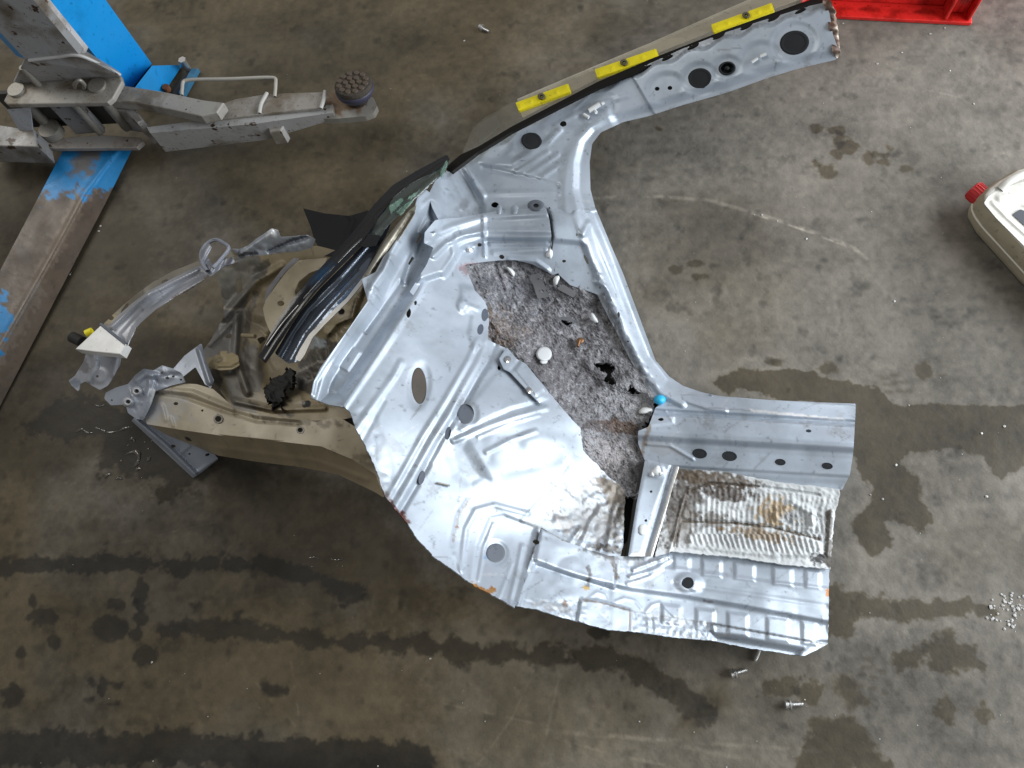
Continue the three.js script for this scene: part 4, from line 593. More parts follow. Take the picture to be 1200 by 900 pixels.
  sheet('side_flange', car, M.paint, { outline: [[154, 493], [160, 487], [172, 493], [196, 508], [224, 521], [252, 533], [256, 538], [232, 557], [226, 560]], h: addUp(hf, [bead([[157, 491], [194, 522], [229, 556]], 5, 0.012), bead([[232, 553], [254, 537]], 3, 0.006), bead([[212, 530], [222, 522]], 3, 0.004)]), holes: [[203, 523, 3, 2], [222, 532, 1.6, 1.4], [243, 533, 3, 1.6, -20]], color: coat([0.36, 0.41, 0.5], [], { vary: 0.16 }) });
  // inner fender pressing, dull overspray
  const hi = spline([[255, 300, .09], [330, 290, .11], [420, 310, .14], [440, 420, .15], [430, 480, .14], [330, 492, .10], [260, 455, .08], [240, 400, .07], [290, 400, .05], [350, 420, .07], [300, 340, .06], [280, 440, .075]]);
  sheet('inner_fender', car, M.khaki, { outline: [[252, 310], [263, 296], [300, 292], [372, 288], [420, 300], [452, 330], [452, 480], [400, 492], [340, 494], [300, 488], [272, 478], [256, 455], [236, 432], [232, 418], [246, 400], [262, 372], [262, 358], [256, 330]], cuts: [[[277, 328], [283, 325], [284, 340], [278, 346]], [[301, 397], [308, 394], [312, 398], [305, 404]]],
    holes: [[268, 394, 4, 2.4, -10], [400, 365, 4, 3.6]],
    h: addUp(hi, [bead([[262, 372], [282, 350], [300, 330], [330, 312]], 7, 0.014), bead([[278, 370], [275, 415], [290, 460]], 6, 0.012), bead([[246, 404], [262, 388], [276, 372]], 4, 0.007), bead([[276, 470], [320, 480], [380, 478]], 5, 0.01), dish(345, 420, 38, 46, 20, 14, -0.02), bead([[384, 392], [396, 378], [412, 372], [418, 350]], 2.5, 0.005), field([[384, 396], [396, 382], [416, 374], [430, 330], [452, 330], [452, 500], [384, 420]], 5, -0.012), crumple([[250, 300], [440, 300], [440, 480], [250, 440]], 10, 30, 0.004, 121), crumple([[360, 390], [440, 370], [440, 480], [350, 480]], 6, 10, 0.005, 125)]),
    color: coat([0.31, 0.255, 0.16], [
      { poly: [[250, 306], [262, 294], [306, 300], [308, 318], [296, 338], [288, 362], [262, 362], [256, 334]], w: 5, c: [0.15, 0.145, 0.13], sc: 9, rag: 0.5 },
      { poly: [[262, 362], [290, 362], [284, 392], [282, 416], [240, 420], [232, 416], [246, 398]], w: 5, c: [0.2, 0.198, 0.195], sc: 9, rag: 0.5 },
      { poly: [[282, 410], [300, 400], [310, 440], [300, 486], [272, 478], [262, 440]], w: 6, c: [0.19, 0.18, 0.165], sc: 9, rag: 0.7 },
      { line: [[300, 345], [292, 366], [288, 400], [292, 440], [300, 470]], w: 4, c: [0.08, 0.07, 0.055], sc: 6, a: 0.8 }, { line: [[262, 361], [276, 364], [288, 362]], w: 1.6, c: [0.4, 0.38, 0.34], sc: 4 },  // pale line: edge highlight of the panel, painted in
      { e: [306, 318, 8, 16, 40], c: [0.06, 0.055, 0.045], sc: 5, a: 0.9 }, { e: [322, 304, 6, 9, 30], c: [0.36, 0.3, 0.19], sc: 4, rag: 0.8 },
      { line: [[280, 452], [300, 476], [340, 486]], w: 4, c: [0.1, 0.08, 0.06], sc: 5, a: 0.8 }, { e: [250, 446, 12, 14], c: [0.05, 0.045, 0.035], sc: 4, a: 0.9, rag: 0.8 },
      { line: [[384, 395], [394, 382], [410, 374], [416, 352], [428, 334]], w: 1.3, c: [0.08, 0.065, 0.045], sc: 3, rag: 0.8 }, { e: [388, 386, 9, 6], c: [0.42, 0.36, 0.24], sc: 4, rag: 0.8 }, { e: [400, 366, 5, 4.4], c: [0.1, 0.085, 0.06], sc: 3, rag: 0.5 },
      { poly: [[352, 424], [372, 396], [400, 400], [440, 380], [452, 420], [440, 470], [400, 480], [340, 450]], w: 8, c: [0.055, 0.052, 0.05], sc: 7, rag: 1.2, a: 0.92 }, { e: [372, 402, 12, 7, -20], c: [0.36, 0.4, 0.44], sc: 3, rag: 1.8 }, { e: [330, 470, 40, 9, 8], c: KHAKI, sc: 7, a: 0.7 }, { line: [[340, 440], [372, 424], [400, 424]], w: 1.4, c: [0.3, 0.28, 0.25], sc: 4 }], { vary: 0.25 }) });
  const hst = spline([[310, 362, .10], [343, 307, .13], [378, 302, .14], [318, 386, .10], [345, 350, .11]]);
  const sp = sheet('strut_plate', car, M.khaki, { outline: [[308, 362], [311, 352], [324, 334], [338, 316], [350, 305], [384, 302], [378, 314], [362, 320], [350, 330], [345, 342], [347, 352], [336, 368], [324, 384], [317, 390], [311, 376]], h: addUp(hst, [bead([[349, 352], [347, 338], [356, 326], [378, 316]], 4, 0.005)]), holes: [[329, 355.5, 4.2, 3.3]], color: coat([0.5, 0.435, 0.31], [], { vary: 0.08 }) });
  sheet('strut_ring', sp, M.khaki, { outline: [[313, 338], [330, 316], [344, 302], [352, 303], [336, 317], [322, 335], [312, 352], [308, 358]], h: (x, y) => hst(x, y) - 0.004, color: coat([0.24, 0.235, 0.26]) });
  const hb = (x, y) => hi(x, y) + 0.022;
  const bk = sheet('engine_bracket', car, M.khaki, { outline: [[243, 430], [248, 421], [256, 412], [268, 411], [279, 417], [281, 428], [272, 433], [258, 434]], h: addUp(hb, [bead([[256, 428], [270, 428], [280, 422]], 3, 0.006), dish(257, 422, 6, 5, -20, 3, -0.003)]), holes: [[257, 422, 4.6, 2.9, -25], [256, 414.5, 2.4, 1.6, -20], [249, 420, 1.8, 1.5], [268, 413, 2.4, 1.4]], color: coat([0.42, 0.35, 0.21]) });
  bk.name = numbered('engine_bracket');
  sheet('brace_strap', car, M.paint, { outline: [[198, 438], [216, 417], [236, 402], [242, 424], [251, 446], [247, 455], [240, 450], [229, 430], [214, 442]], h: addUp(hb, [bead([[234, 410], [246, 448]], 5, 0.006)], 0.03), color: coat([0.33, 0.37, 0.45]) });
  sheet('torn_foam', car, M.black, { outline: [[307, 461], [313, 451], [318, 442], [330, 441], [334, 434], [341, 431], [345, 440], [341, 452], [334, 458], [328, 474], [320, 474], [312, 466]], h: (x, y) => hi(x, y) + 0.02 + 0.02 * (fbm(x / 7, y / 7, 3, 133) - 0.4), step: 1.4, jag: 4.5, jagScale: 3.5, thick: 0.012 });
  mesh('rail_bolt', barGeo(P(284, 393, 0.1), P(299, 394, 0.115), 0.005), M.khaki.clone(), car).material = std(0.34, 0.28, 0.18, 0.6);
  mesh('rail_bolt', barGeo(P(306, 388, 0.1), P(313, 395, 0.115), 0.004), std(0.34, 0.28, 0.18, 0.6), car);
  mesh('rail_bolt', mergeGeometries([barGeo(P(357, 474, 0.16), P(361, 473, 0.168), 0.007)]), M.zinc, car);
  // upper apron rail
  const hr = spline([[140, 408, .20], [172, 344, .22], [240, 316, .21], [200, 352, .205], [160, 384, .2], [130, 440, .17], [90, 452, .15], [230, 305, .19], [148, 355, .195], [124, 378, .19]]);
  sheet('apron_rail', car, M.paint, { outline: [[118, 392], [134, 374], [154, 356], [174, 341], [205, 325], [232, 312], [246, 312], [250, 320], [240, 328], [222, 340], [204, 349], [182, 362], [162, 380], [152, 398], [146, 414], [138, 416]], h: addUp(hr, [bead([[130, 384], [156, 360], [176, 344], [232, 316]], 3, 0.011), bead([[150, 406], [158, 384], [182, 362], [204, 348], [244, 324]], 3, 0.010), field([[140, 392], [175, 352], [236, 320], [240, 322], [200, 344], [165, 372], [148, 402]], 5, -0.006)]), color: coat([0.36, 0.38, 0.43], [{ line: [[204, 349], [230, 336], [244, 324]], w: 2, c: [0.16, 0.13, 0.1], sc: 3 }], { vary: 0.1 }) });
  const ab = sheet('apron_rail_back', car, M.khaki, { outline: [[121, 380], [132, 369], [146, 356], [158, 346], [180, 330], [204, 317], [232, 306], [240, 308], [236, 314], [205, 326], [174, 342], [154, 357], [134, 376], [126, 384]], h: (x, y) => hr(x, y) - 0.004 - 0.0022 * Math.max(0, 20 - Math.abs(y - (380 - (x - 121) * 0.62)) * 0), cuts: [[[142, 364], [148, 356], [152, 355], [146, 366], [141, 368]]], holes: [[193, 330, 4.6, 1.9, -25], [131, 373, 3, 2, -40]], color: coat([0.19, 0.175, 0.145], [{ e: [130, 372, 10, 6, -40], c: [0.3, 0.24, 0.12], sc: 3 }]) });
  mesh('loop_bracket', tubeGeo([[243, 318], [237, 308], [236, 296], [242, 286], [252, 281], [262, 285], [268, 291], [258, 305], [250, 314]].map(([x, y]) => P(x, y, hr(x, y) + 0.012)), 0.0042, 60, 8), std(0.32, 0.34, 0.4, 0.45, 0.3, { bumpMap: peel, bumpScale: 0.003 }), car);
  sheet('loop_plate', car, M.paint, { outline: [[236, 312], [236, 296], [244, 284], [248, 290], [243, 300], [248, 310], [262, 305], [272, 300], [276, 308], [262, 312], [250, 322], [240, 326]], h: (x, y) => hr(Math.min(x, 240), 310) + 0.006 + 0.006 * Math.sin(x / 3 + y / 5), color: coat([0.3, 0.32, 0.38], [], { vary: 0.25 }) });
  const hu = spline([[262, 300, .205], [320, 285, .2], [370, 282, .18], [320, 272, .225], [290, 300, .19], [350, 292, .18]]);
  sheet('apron_rail_rear', car, M.paint, { outline: [[262, 300], [266, 292], [280, 292], [290, 288], [300, 280], [312, 272], [318, 268], [326, 270], [329, 278], [345, 277], [360, 276], [370, 280], [366, 290], [350, 295], [330, 296], [310, 299], [290, 300], [278, 307], [268, 309]], h: addUp(hu, [bead([[284, 298], [300, 286], [318, 274]], 5, 0.014), bead([[315, 294], [340, 284], [360, 278]], 4, -0.008), crumple([[270, 290], [368, 276], [360, 296], [270, 310]], 3, 16, 0.004, 141)]), color: coat([0.36, 0.39, 0.44], [{ e: [320, 272, 9, 6, -30], c: [0.66, 0.68, 0.7], sc: 4 }, { e: [270, 300, 9, 9], c: [0.5, 0.45, 0.36], sc: 4 }, { line: [[314, 294], [340, 282], [358, 277]], w: 2, c: [0.07, 0.08, 0.11], sc: 4 }, { line: [[282, 299], [300, 296]], w: 2.4, c: [0.06, 0.07, 0.09], sc: 3 }], { vary: 0.15 }) });
  mesh('end_cap', prism([[88, 409], [118, 381], [123, 383], [147, 403], [141, 415], [110, 412]], 0.24, 0.215, 0.002), M.whitepaint, car);
  mesh('end_cap_rim', tubeGeo([[118, 380], [134, 393], [148, 404]].map(([x, y]) => P(x, y, 0.238)), 0.0035, 20, 8), M.greyplug, car);
  sheet('rail_end', car, M.paint, { outline: [[101, 413], [118, 412], [142, 416], [140, 428], [134, 440], [126, 452], [117, 457], [108, 452], [100, 447], [94, 450], [92, 459], [84, 452], [80, 446], [88, 440], [94, 430], [98, 424]], h: addUp(hr, [bead([[104, 446], [112, 430], [110, 414]], 5, 0.009), bead([[132, 440], [136, 420]], 4, 0.006), dish(117, 440, 9, 9, 0, 6, 0.005)], 0.004), holes: [[114, 441, 1.9, 1.6]], color: coat([0.4, 0.43, 0.5], [{ e: [88, 450, 9, 6], c: [0.24, 0.28, 0.35], sc: 4 }, { e: [98, 428, 8, 10], c: [0.24, 0.24, 0.26], sc: 4 }], { vary: 0.12 }) });
  mesh('dark_plug', barGeo(P(85, 395, 0.2), P(97, 401, 0.205), 0.012), M.black, car);
  mesh('yellow_plug', barGeo(P(101, 391, 0.215), P(108, 388, 0.215), 0.008), M.yellow, car);
}
// ---------- windscreen edge, black cowl piece, seal and glass strip ----------
{
  const hc = spline([[355, 244, .10], [431, 247, .14], [404, 288, .14], [351, 301, .10], [364, 267, .10]]);
  sheet('cowl_cover', car, M.black, { outline: [[355, 244], [380, 250], [409, 253], [420, 250], [432, 246], [436, 262], [404, 296], [386, 300], [350, 302], [372, 288], [368, 280], [364, 266]], h: addUp(hc, [bead([[409, 253], [414, 258], [404, 286]], 4, 0.005)]), thick: 0.003 });
  const hw = spline([[305, 420, .27], [345, 365, .28], [417, 272, .265], [460, 217, .22], [524, 180, .175], [345, 420, .285], [395, 345, .3], [452, 262, .27], [505, 209, .21]]);
  const outer = [[303, 418], [314, 396], [326, 374], [343, 350], [362, 328], [398, 290], [417, 268], [438, 240], [460, 217], [490, 199], [524, 181]];
  sheet('windscreen_trim', car, M.gloss, { outline: [...outer, [527, 187], [512, 199], [494, 208], [478, 217], [460, 232], [438, 262], [420, 292], [396, 316], [372, 340], [350, 366], [334, 392], [320, 414], [311, 426]], h: addUp(hw, [bead([[309, 421], [322, 400], [345, 368], [368, 338], [420, 285], [440, 262]], 7, 0.008), bead([[440, 255], [470, 226], [520, 192]], 5, 0.005)]), thick: 0.003 });
  for (const L of [[[313, 405], [330, 381], [350, 358]], [[356, 350], [380, 324], [392, 312]], [[396, 308], [412, 291], [424, 280]]]) mesh('highlight_bead', tubeGeo(L.map(([x, y]) => P(x, y, hw(x, y) + 0.0062)), 0.0026, 30, 10), M.streakline, car);  // beads added along the trim to make long highlight streaks
  sheet('cowl_moulding', car, M.brightdark, { outline: [[322, 414], [336, 390], [352, 365], [374, 339], [398, 315], [422, 291], [442, 268], [452, 256], [458, 262], [452, 276], [437, 300], [424, 328], [404, 350], [388, 368], [374, 380], [362, 394], [352, 414], [348, 424], [338, 426], [330, 420]], h: addUp(hw, [bead([[330, 420], [346, 392], [364, 366], [400, 330], [440, 284]], 5, -0.009), bead([[340, 422], [356, 392], [384, 358], [420, 320]], 5, 0.006)], -0.014) });
  sheet('moulding_lip', car, M.paint, { outline: [[346, 420], [352, 408], [362, 392], [376, 378], [388, 366], [406, 349], [425, 325], [427, 330], [408, 353], [390, 371], [379, 382], [366, 396], [357, 416], [351, 424]], h: (x, y) => hw(x, y) + 0.006, color: coat([0.5, 0.5, 0.49]) });
  sheet('cowl_strip', car, M.paint, { outline: [[424, 326], [436, 306], [452, 280], [466, 262], [480, 246], [488, 240], [486, 250], [470, 276], [456, 296], [444, 318], [432, 328]], h: addUp(hw, [bead([[430, 322], [450, 290], [476, 254]], 4, 0.008), bead([[438, 320], [460, 288], [482, 252]], 3, -0.006)], -0.004), color: coat([0.38, 0.36, 0.31], [{ line: [[440, 318], [460, 288], [484, 250]], w: 4, c: [0.14, 0.12, 0.09], sc: 4 }], { vary: 0.2 }) });
  sheet('glass_edge', car, std(0.07, 0.085, 0.08, 0.18, 0.2, { bumpMap: peel, bumpScale: 0.004 }), { outline: [[528, 187], [512, 200], [494, 209], [478, 218], [460, 233], [438, 263], [430, 276], [442, 282], [456, 262], [472, 246], [488, 232], [500, 221], [516, 206]], h: addUp(hw, [bead([[440, 272], [470, 240], [510, 206]], 4, 0.006), bead([[450, 268], [480, 236], [516, 204]], 2.5, 0.005)], 0.001), jag: 1.5, jagScale: 3 });
  sheet('broken_trim', car, M.gloss, { outline: [[422, 288], [432, 274], [446, 276], [440, 288], [428, 290]], h: (x, y) => hw(x, y) + 0.008 });
  for (const q of [[[456, 242], [466, 234], [474, 232], [466, 242], [458, 250]], [[464, 248], [476, 238], [484, 234], [476, 244], [468, 251]], [[478, 232], [490, 223], [498, 217], [490, 226], [482, 232]], [[516, 202], [521, 192], [525, 184], [522, 198], [517, 206]]]) {
    const c = q.reduce((a, [x, y]) => [a[0] + x / q.length, a[1] + y / q.length], [0, 0]), r = rnd(), s = rnd();
    mesh('glass_shard', sheetGeo({ outline: q, h: (x, y) => hw(x, y) + 0.012 + (x - c[0]) * 0.001 * (r - 0.5) * 3 + (y - c[1]) * 0.001 * (s - 0.5) * 3 + 0.002 * vn(x / 3, y / 3, 6), thick: 0.004, step: 1.2, jag: 1.5, jagScale: 2.5 }), M.shard, car);
  }
  const hsl = spline([[525, 195, .155], [600, 150, .145], [700, 98, .15], [820, 45, .175], [965, 2, .22]]);
  sheet('pillar_seal', car, M.seal, { outline: [[522, 196], [540, 181], [560, 172], [600, 148], [650, 122], [700, 96], [760, 70], [850, 35], [940, 3], [964, -5], [968, 4], [950, 9], [900, 25], [850, 41], [800, 60], [760, 78], [700, 103], [650, 128], [600, 154], [560, 178], [528, 202]], h: addUp(hsl, [bead([[524, 197], [600, 147], [700, 95], [850, 32], [964, -8]], 4, 0.006), bead([[530, 200], [600, 152], [700, 101], [850, 40], [964, 2]], 4, 0.004)]), thick: 0.008 });
  const gs = sheet('glass_strip', car, M.glass, { outline: [[542, 178], [548, 164], [554, 150], [568, 138], [604, 118], [650, 98], [700, 77], [760, 51], [830, 20], [892, -7], [930, -22], [965, -12], [940, 0], [850, 33], [760, 68], [700, 95], [650, 122], [600, 148], [560, 173]], h: (x, y) => hsl(x, y) - 0.01, thick: 0.005 });
  const hg = (x, y) => hsl(x, y) - 0.007;
  sheet('under_glass_sheet', gs, M.khaki, { outline: [[606, 116], [700, 76], [760, 51], [830, 20], [892, -7], [930, -22], [962, -12], [940, -2], [850, 30], [760, 66], [700, 92], [650, 118], [612, 138]], h: (x, y) => hg(x, y) - 0.0105, color: coat([0.42, 0.385, 0.325], [{ line: [[606, 117], [700, 77], [760, 52], [830, 21], [892, -6]], w: 2, c: [0.55, 0.52, 0.46] }], { vary: 0.1 }), thick: 0.001 });  // added sheet, coloured like the floor showing through, with a bright edge line
  sheet('under_glass_sheet', gs, M.khaki, { outline: [[558, 152], [570, 140], [582, 134], [586, 146], [574, 158], [562, 166]], h: (x, y) => hg(x, y) - 0.0105, color: coat([0.13, 0.125, 0.11], [], { vary: 0.1 }), thick: 0.001 });  // frit shadow under the left end, put in as a dark sheet
  const yel = (a, b, notch) => {
    const ux = b[0] - a[0], uy = b[1] - a[1], l = Math.hypot(ux, uy), nx = -uy / l, ny = ux / l, w = 5, pt = (t, v) => [a[0] + ux * t + nx * v, a[1] + uy * t + ny * v];
    const y = sheet('yellow_spacer', gs, M.yellow, { outline: [pt(0, -w), pt(notch - .05, -w), pt(notch - .05, -w + 2.5), pt(notch + .05, -w + 2.5), pt(notch + .05, -w), pt(1, -w), pt(1, w), pt(0, w)], h: addUp(hg, [field([pt(0.03, -w + 2), pt(notch - .07, -w + 2), pt(notch - .07, w - 2), pt(0.03, w - 2)], 3, 0.003), field([pt(notch + .07, -w + 2), pt(.97, -w + 2), pt(.97, w - 2), pt(notch + .07, w - 2)], 3, 0.003), bead([pt(0.25, 0), pt(0.27, 0)], 3, 0.003), bead([pt(0.75, 0), pt(0.77, 0)], 3, 0.003)], 0.001), thick: 0.007, step: 1.3 });
    const c = pt(notch, -1.5);
    mesh('spacer_button', buttonGeo(hg, [c[0], c[1], 4.6, 4], [[0.2, 0.002], [0.4, 0.003], [0.45, 0.007], [0.8, 0.008], [1, 0.001]]), std(0.1, 0.095, 0.06, 0.5), y);
  };
  yel([606, 125], [667.5, 102.5], .47); yel([698.5, 86], [770.5, 61.5], .46); yel([835, 33.5], [906, 8], .56);
}

// ---------- two-post lift: base beam, column, carriage and swing arm ----------
{
  const lift = thing('vehicle_lift', 'blue two-post vehicle lift with worn grey swing arm and rubber pad', 'vehicle lift');
  const BLUE = [0.012, 0.21, 0.52], IRON = [0.085, 0.065, 0.052];
  // worn floor beam: flat top and sloping side
  const bo = [[76, 172], [156, 172], [125, 235], [60, 360], [-10, 495], [-70, 600], [-140, 560], [-60, 420], [0, 317]];
  const ridge = [[140, 172], [100, 226], [60, 300], [0, 405], [-80, 545]];
  const hb = (x, y) => { const d = lineDist(ridge, x, y), right = polySdf([...ridge, [-80, 900], [400, 900], [400, 172]], x, y) > 0; return 0.034 - (right ? Math.min(1, d / 38) * 0.032 : 0) + 0.001 * (fbm(x / 12, y / 12, 3, 161) - 0.5); };
  sheet('base_beam', lift, M.liftvc, { outline: bo, h: addUp(hb, [bead(ridge, 5, 0.003)]), step: 2, thick: 0.002,
    color: (x, y, d) => {
      const c0 = coat(IRON, [{ line: ridge, w: 9, c: [0.17, 0.13, 0.1], sc: 6, a: 0.8 }, { e: [40, 380, 40, 80, 30], c: [0.11, 0.085, 0.06], sc: 10, a: 0.6 }, { line: [[40, 340], [-20, 450]], w: 12, c: [0.16, 0.14, 0.125], sc: 5, rag: 2.4, a: 0.6 }], { vary: 0.3 })(x, y, d);
      const worn = polySdf([[118, 172], [144, 172], [104, 222], [98, 205]], x, y) > 0 && y < 205 ? 1 : 0;
      const n = fbm(x / 7, y / 7, 4, 165) - 0.5, e = (232 - y - (x - 60) * 0.12) / 16 + n * 3.2, e2 = (14 - Math.abs(y - 372) * 0.35 - Math.max(0, x - 2) * 1.2) / 10 + n * 4;
      let t = Math.max(sst(-0.1, 0.3, e), x < 16 ? sst(0, .4, e2) : 0);
      const grey = polySdf([[92, 172], [124, 172], [104, 206], [80, 206]], x, y); t *= 1 - 0.9 * sst(-4, 6, grey + n * 22) * (y < 225 ? 1 : 0);
      const q = mix3(c0, BLUE, t); return grey > -4 && y < 214 ? mix3(q, [0.14, 0.14, 0.135], 0.55 * sst(-4, 6, grey + n * 22)) : q;
    } });
  mesh('beam_skirt', prism([[0, 318], [76, 173], [79, 173], [3, 318], [-60, 424], [-64, 422]], 0.033, 0.001, 0), std(0.05, 0.04, 0.034, 0.8), lift);
  // column
  mesh('column', prism([[150, 113], [179, 76], [120, 52], [86, 90]], 2.3, 0.002, 0.004, 0), M.blue, lift);
  const foot = [P(178, 77, 0.075), P(150, 113, 0.075), P(214, 76, 0.008), P(192, 109, 0.008), P(178, 77, 0.003), P(150, 113, 0.003), P(214, 76, 0.003), P(192, 109, 0.003)];
  mesh('foot_gusset', hull(foot), M.blue, lift);
  mesh('base_plate', prism([[140, 120], [195, 118], [218, 82], [230, 84], [206, 122], [190, 126]], 0.012, 0.001, 0.002), std(0.035, 0.033, 0.03, 0.7, 0, { map: worn }), lift);
  mesh('base_plate_edge', prism([[209, 108], [224, 80], [232, 80], [213, 114]], 0.016, 0.002, 0.001), std(0.04, 0.17, 0.3, 0.6), lift);
  const ab = mesh('anchor_bolt', postGeo(220, 80, 0.012, 0.045, 0.011, 6), M.zinc, lift);
  mesh('nut', postGeo(197, 106, 0.01, 0.026, 0.01, 6), M.rust, lift);
  // carriage running up the column
  mesh('carriage', prism([[31, 71], [94, 65.5], [99, 58], [36, 62]], 2.2, 0.3, 0.003, 0.3), M.liftgrey, lift);
  mesh('carriage_flange', prism([[93, 66], [101, 62], [104, 56], [99, 56]], 2.2, 0.29, 0.002, 0.29), std(0.5, 0.5, 0.52, 0.5, 0.1, { map: worn }), lift);
  const cb = mesh('carriage_blue_edge', prism([[20, 66], [33, 71], [38, 63], [28, 58]], 2.2, 0.28, 0.002, 0.28), M.blue, lift);
  const web = [P(29, 70, 0.3), P(94, 65, 0.3), P(30, 66, 0.29), P(98, 58, 0.29), P(16, 98, 0.205), P(142, 90, 0.205), P(16, 94, 0.19), P(140, 84, 0.19), P(138, 87, 0.24)];
  mesh('carriage_web', hull(web), M.liftgrey, lift);
  mesh('web_rib', tubeGeo([P(34, 70.5, 0.302), P(64, 67, 0.303), P(92, 65, 0.302), P(118, 76, 0.262), P(141, 88, 0.222)], 0.0045, 30, 8), std(0.42, 0.42, 0.42, 0.5, 0.1), lift);
  mesh('top_plate', prism([[15, 97], [141, 88], [143, 95], [132, 115], [126, 120], [8, 122], [4, 118]], 0.205, 0.19, 0.003), std(0.33, 0.315, 0.29, 0.55, 0.1, { map: worn, bumpMap: peel, bumpScale: 0.002 }), lift);
  for (const [x, y, r] of [[22, 108, 0.021], [116, 103, 0.022]]) mesh('pivot_pin', postGeo(x, y, 0.2, 0.212, r, 20), M.steel, lift);
  mesh('hinge_pin', postGeo(47, 101, 0.2, 0.265, 0.008, 14), M.steel, lift);
  const lp = tubeGeo([P(88, 103, 0.205), P(88, 98, 0.24), P(93, 94, 0.25), P(98, 98, 0.235), P(98, 104, 0.205)], 0.005, 30, 8); mesh('lock_ring', lp, M.steel, lift);
  mesh('bottom_plate', prism([[46, 164], [120, 158], [164, 161], [168, 166], [160, 173], [48, 174]], 0.065, 0.052, 0.002), std(0.3, 0.28, 0.265, 0.6, 0.1, { map: worn }), lift);
  for (const [x, y, r] of [[60, 150, 0.014], [150, 150, 0.012], [118, 156, 0.009]]) mesh('pivot_post', postGeo(x, y, 0.06, 0.192, r), M.steel, lift);
  mesh('mast_foot', prism([[88, 156], [112, 154], [112, 146], [90, 146]], 0.192, 0.06, 0.002, 0.066), std(0.2, 0.2, 0.205, 0.55, 0.1, { map: worn }), lift);
  mesh('mast_foot', prism([[113, 155], [122, 154], [122, 148], [114, 149]], 0.192, 0.06, 0.002, 0.066), M.liftgrey, lift);
  mesh('dark_back_wall', prism([[30, 148], [160, 142], [160, 138], [30, 144]], 0.188, 0.06, 0.001, 0.066), std(0.05, 0.048, 0.045, 0.7), lift);  // dark wall added for the shade inside the carriage
  mesh('gear_wheel', postGeo(64, 157, 0.066, 0.09, 0.028, 26), M.steel, lift);
  mesh('side_cheek', hull([P(8, 128, 0.185), P(36, 126, 0.185), P(40, 174, 0.06), P(42, 172, 0.055), P(36, 176, 0.055), P(32, 128, 0.18), P(38, 160, 0.1), P(9, 130, 0.18)]), std(0.33, 0.35, 0.39, 0.5, 0.1, { map: worn }), lift);
  mesh('other_arm', prism([[-40, 140], [0, 146], [40, 152], [44, 172], [-40, 170]], 0.12, 0.05, 0.003), M.liftgrey, lift);
  // swing arm
  const vc = (o) => sheet('swing_arm', lift, M.liftvc, o);
  mesh('arm_link', prism([[124, 100], [146, 100], [190, 107], [238, 117], [262, 120], [254, 132], [236, 136], [200, 128], [160, 120], [128, 118]], 0.165, 0.135, 0.003), std(0.34, 0.325, 0.3, 0.55, 0.1, { map: worn, bumpMap: peel, bumpScale: 0.002 }), lift);
  mesh('arm_knuckle', prism([[120, 121], [146, 122], [158, 128], [168, 141], [161, 144], [146, 130], [122, 127]], 0.13, 0.045, 0.003), std(0.38, 0.38, 0.39, 0.5, 0.1, { map: worn }), lift);
  mesh('swing_arm', hull([...[[172, 149, .125], [176, 156, .125], [300, 145, .122], [390, 132, .115], [390, 122, .115]].map((a) => P(...a)), ...[[172, 149, .125, .055], [176, 156, .125, .05], [300, 145, .122, .06], [390, 132, .115, .092], [390, 122, .115, .092]].map(([x, y, a, b]) => P(x, y, a).setY(b))]), std(0.36, 0.36, 0.36, 0.55, 0.1, { map: worn, bumpMap: peel, bumpScale: 0.002 }), lift);
  mesh('arm_top', prism([[252, 124], [276, 116], [312, 110], [380, 107.5], [381, 112], [376, 126], [312, 133], [262, 139], [236, 141]], 0.128, 0.118, 0.002), std(0.31, 0.29, 0.265, 0.6, 0.1, { map: worn, bumpMap: peel, bumpScale: 0.002 }), lift);
  mesh('arm_band', tubeGeo([P(313, 109, 0.132), P(306, 122, 0.133), P(304, 133, 0.13)], 0.005, 14, 8), std(0.5, 0.49, 0.47, 0.5, 0.1), lift);
  mesh('arm_band', tubeGeo([P(381, 107, 0.132), P(379, 118, 0.133), P(376, 127, 0.128)], 0.005, 14, 8), std(0.5, 0.49, 0.47, 0.5, 0.1), lift);
  mesh('arm_stop', prism([[311, 139], [327, 136], [332, 148], [329, 153], [316, 155]], 0.1, 0.05, 0.003), std(0.38, 0.37, 0.36, 0.55, 0.1, { map: worn }), lift);
  sheet('arm_tongue', lift, M.liftvc, { outline: [[376, 110], [400, 108], [428, 110], [438, 115], [442, 124], [438, 132], [428, 136], [396, 139], [376, 139]], h: () => 0.1, thick: 0.018, color: coat([0.27, 0.26, 0.24], [{ e: [400, 119, 26, 14], c: [0.17, 0.095, 0.04], sc: 6, rag: 1.8, a: 0.9 }], { vary: 0.2 }) });
  const pc = P(420, 118, 0.1), pg = new THREE.LatheGeometry([[0, 0], [0.026, 0], [0.026, 0.018], [0.041, 0.026], [0.045, 0.036], [0.046, 0.05], [0.042, 0.055], [0.001, 0.053]].map(([a, b]) => new THREE.Vector2(a, b)), 40);
  pg.translate(pc.x, pc.y, pc.z); const lpad = mesh('lift_pad', pg, M.padrubber, lift);
  const cup = new THREE.LatheGeometry([[0.028, 0.016], [0.041, 0.02], [0.047, 0.03], [0.048, 0.038], [0.046, 0.04]].map(([a, b]) => new THREE.Vector2(a, b)), 40); cup.translate(pc.x, pc.y, pc.z); mesh('pad_cup', cup, std(0.05, 0.05, 0.085, 0.5), lpad);
  const studs = []; for (let k = 0; k < 19; k++) { const r = k < 1 ? 0 : k < 7 ? 0.017 : 0.034, a = k < 7 ? k * 1.047 : k * 0.5236 + 0.2; const s = new THREE.CylinderGeometry(0.0066, 0.0082, 0.005, 7); s.translate(pc.x + r * Math.cos(a), pc.y + 0.0555, pc.z + r * Math.sin(a)); studs.push(s); }
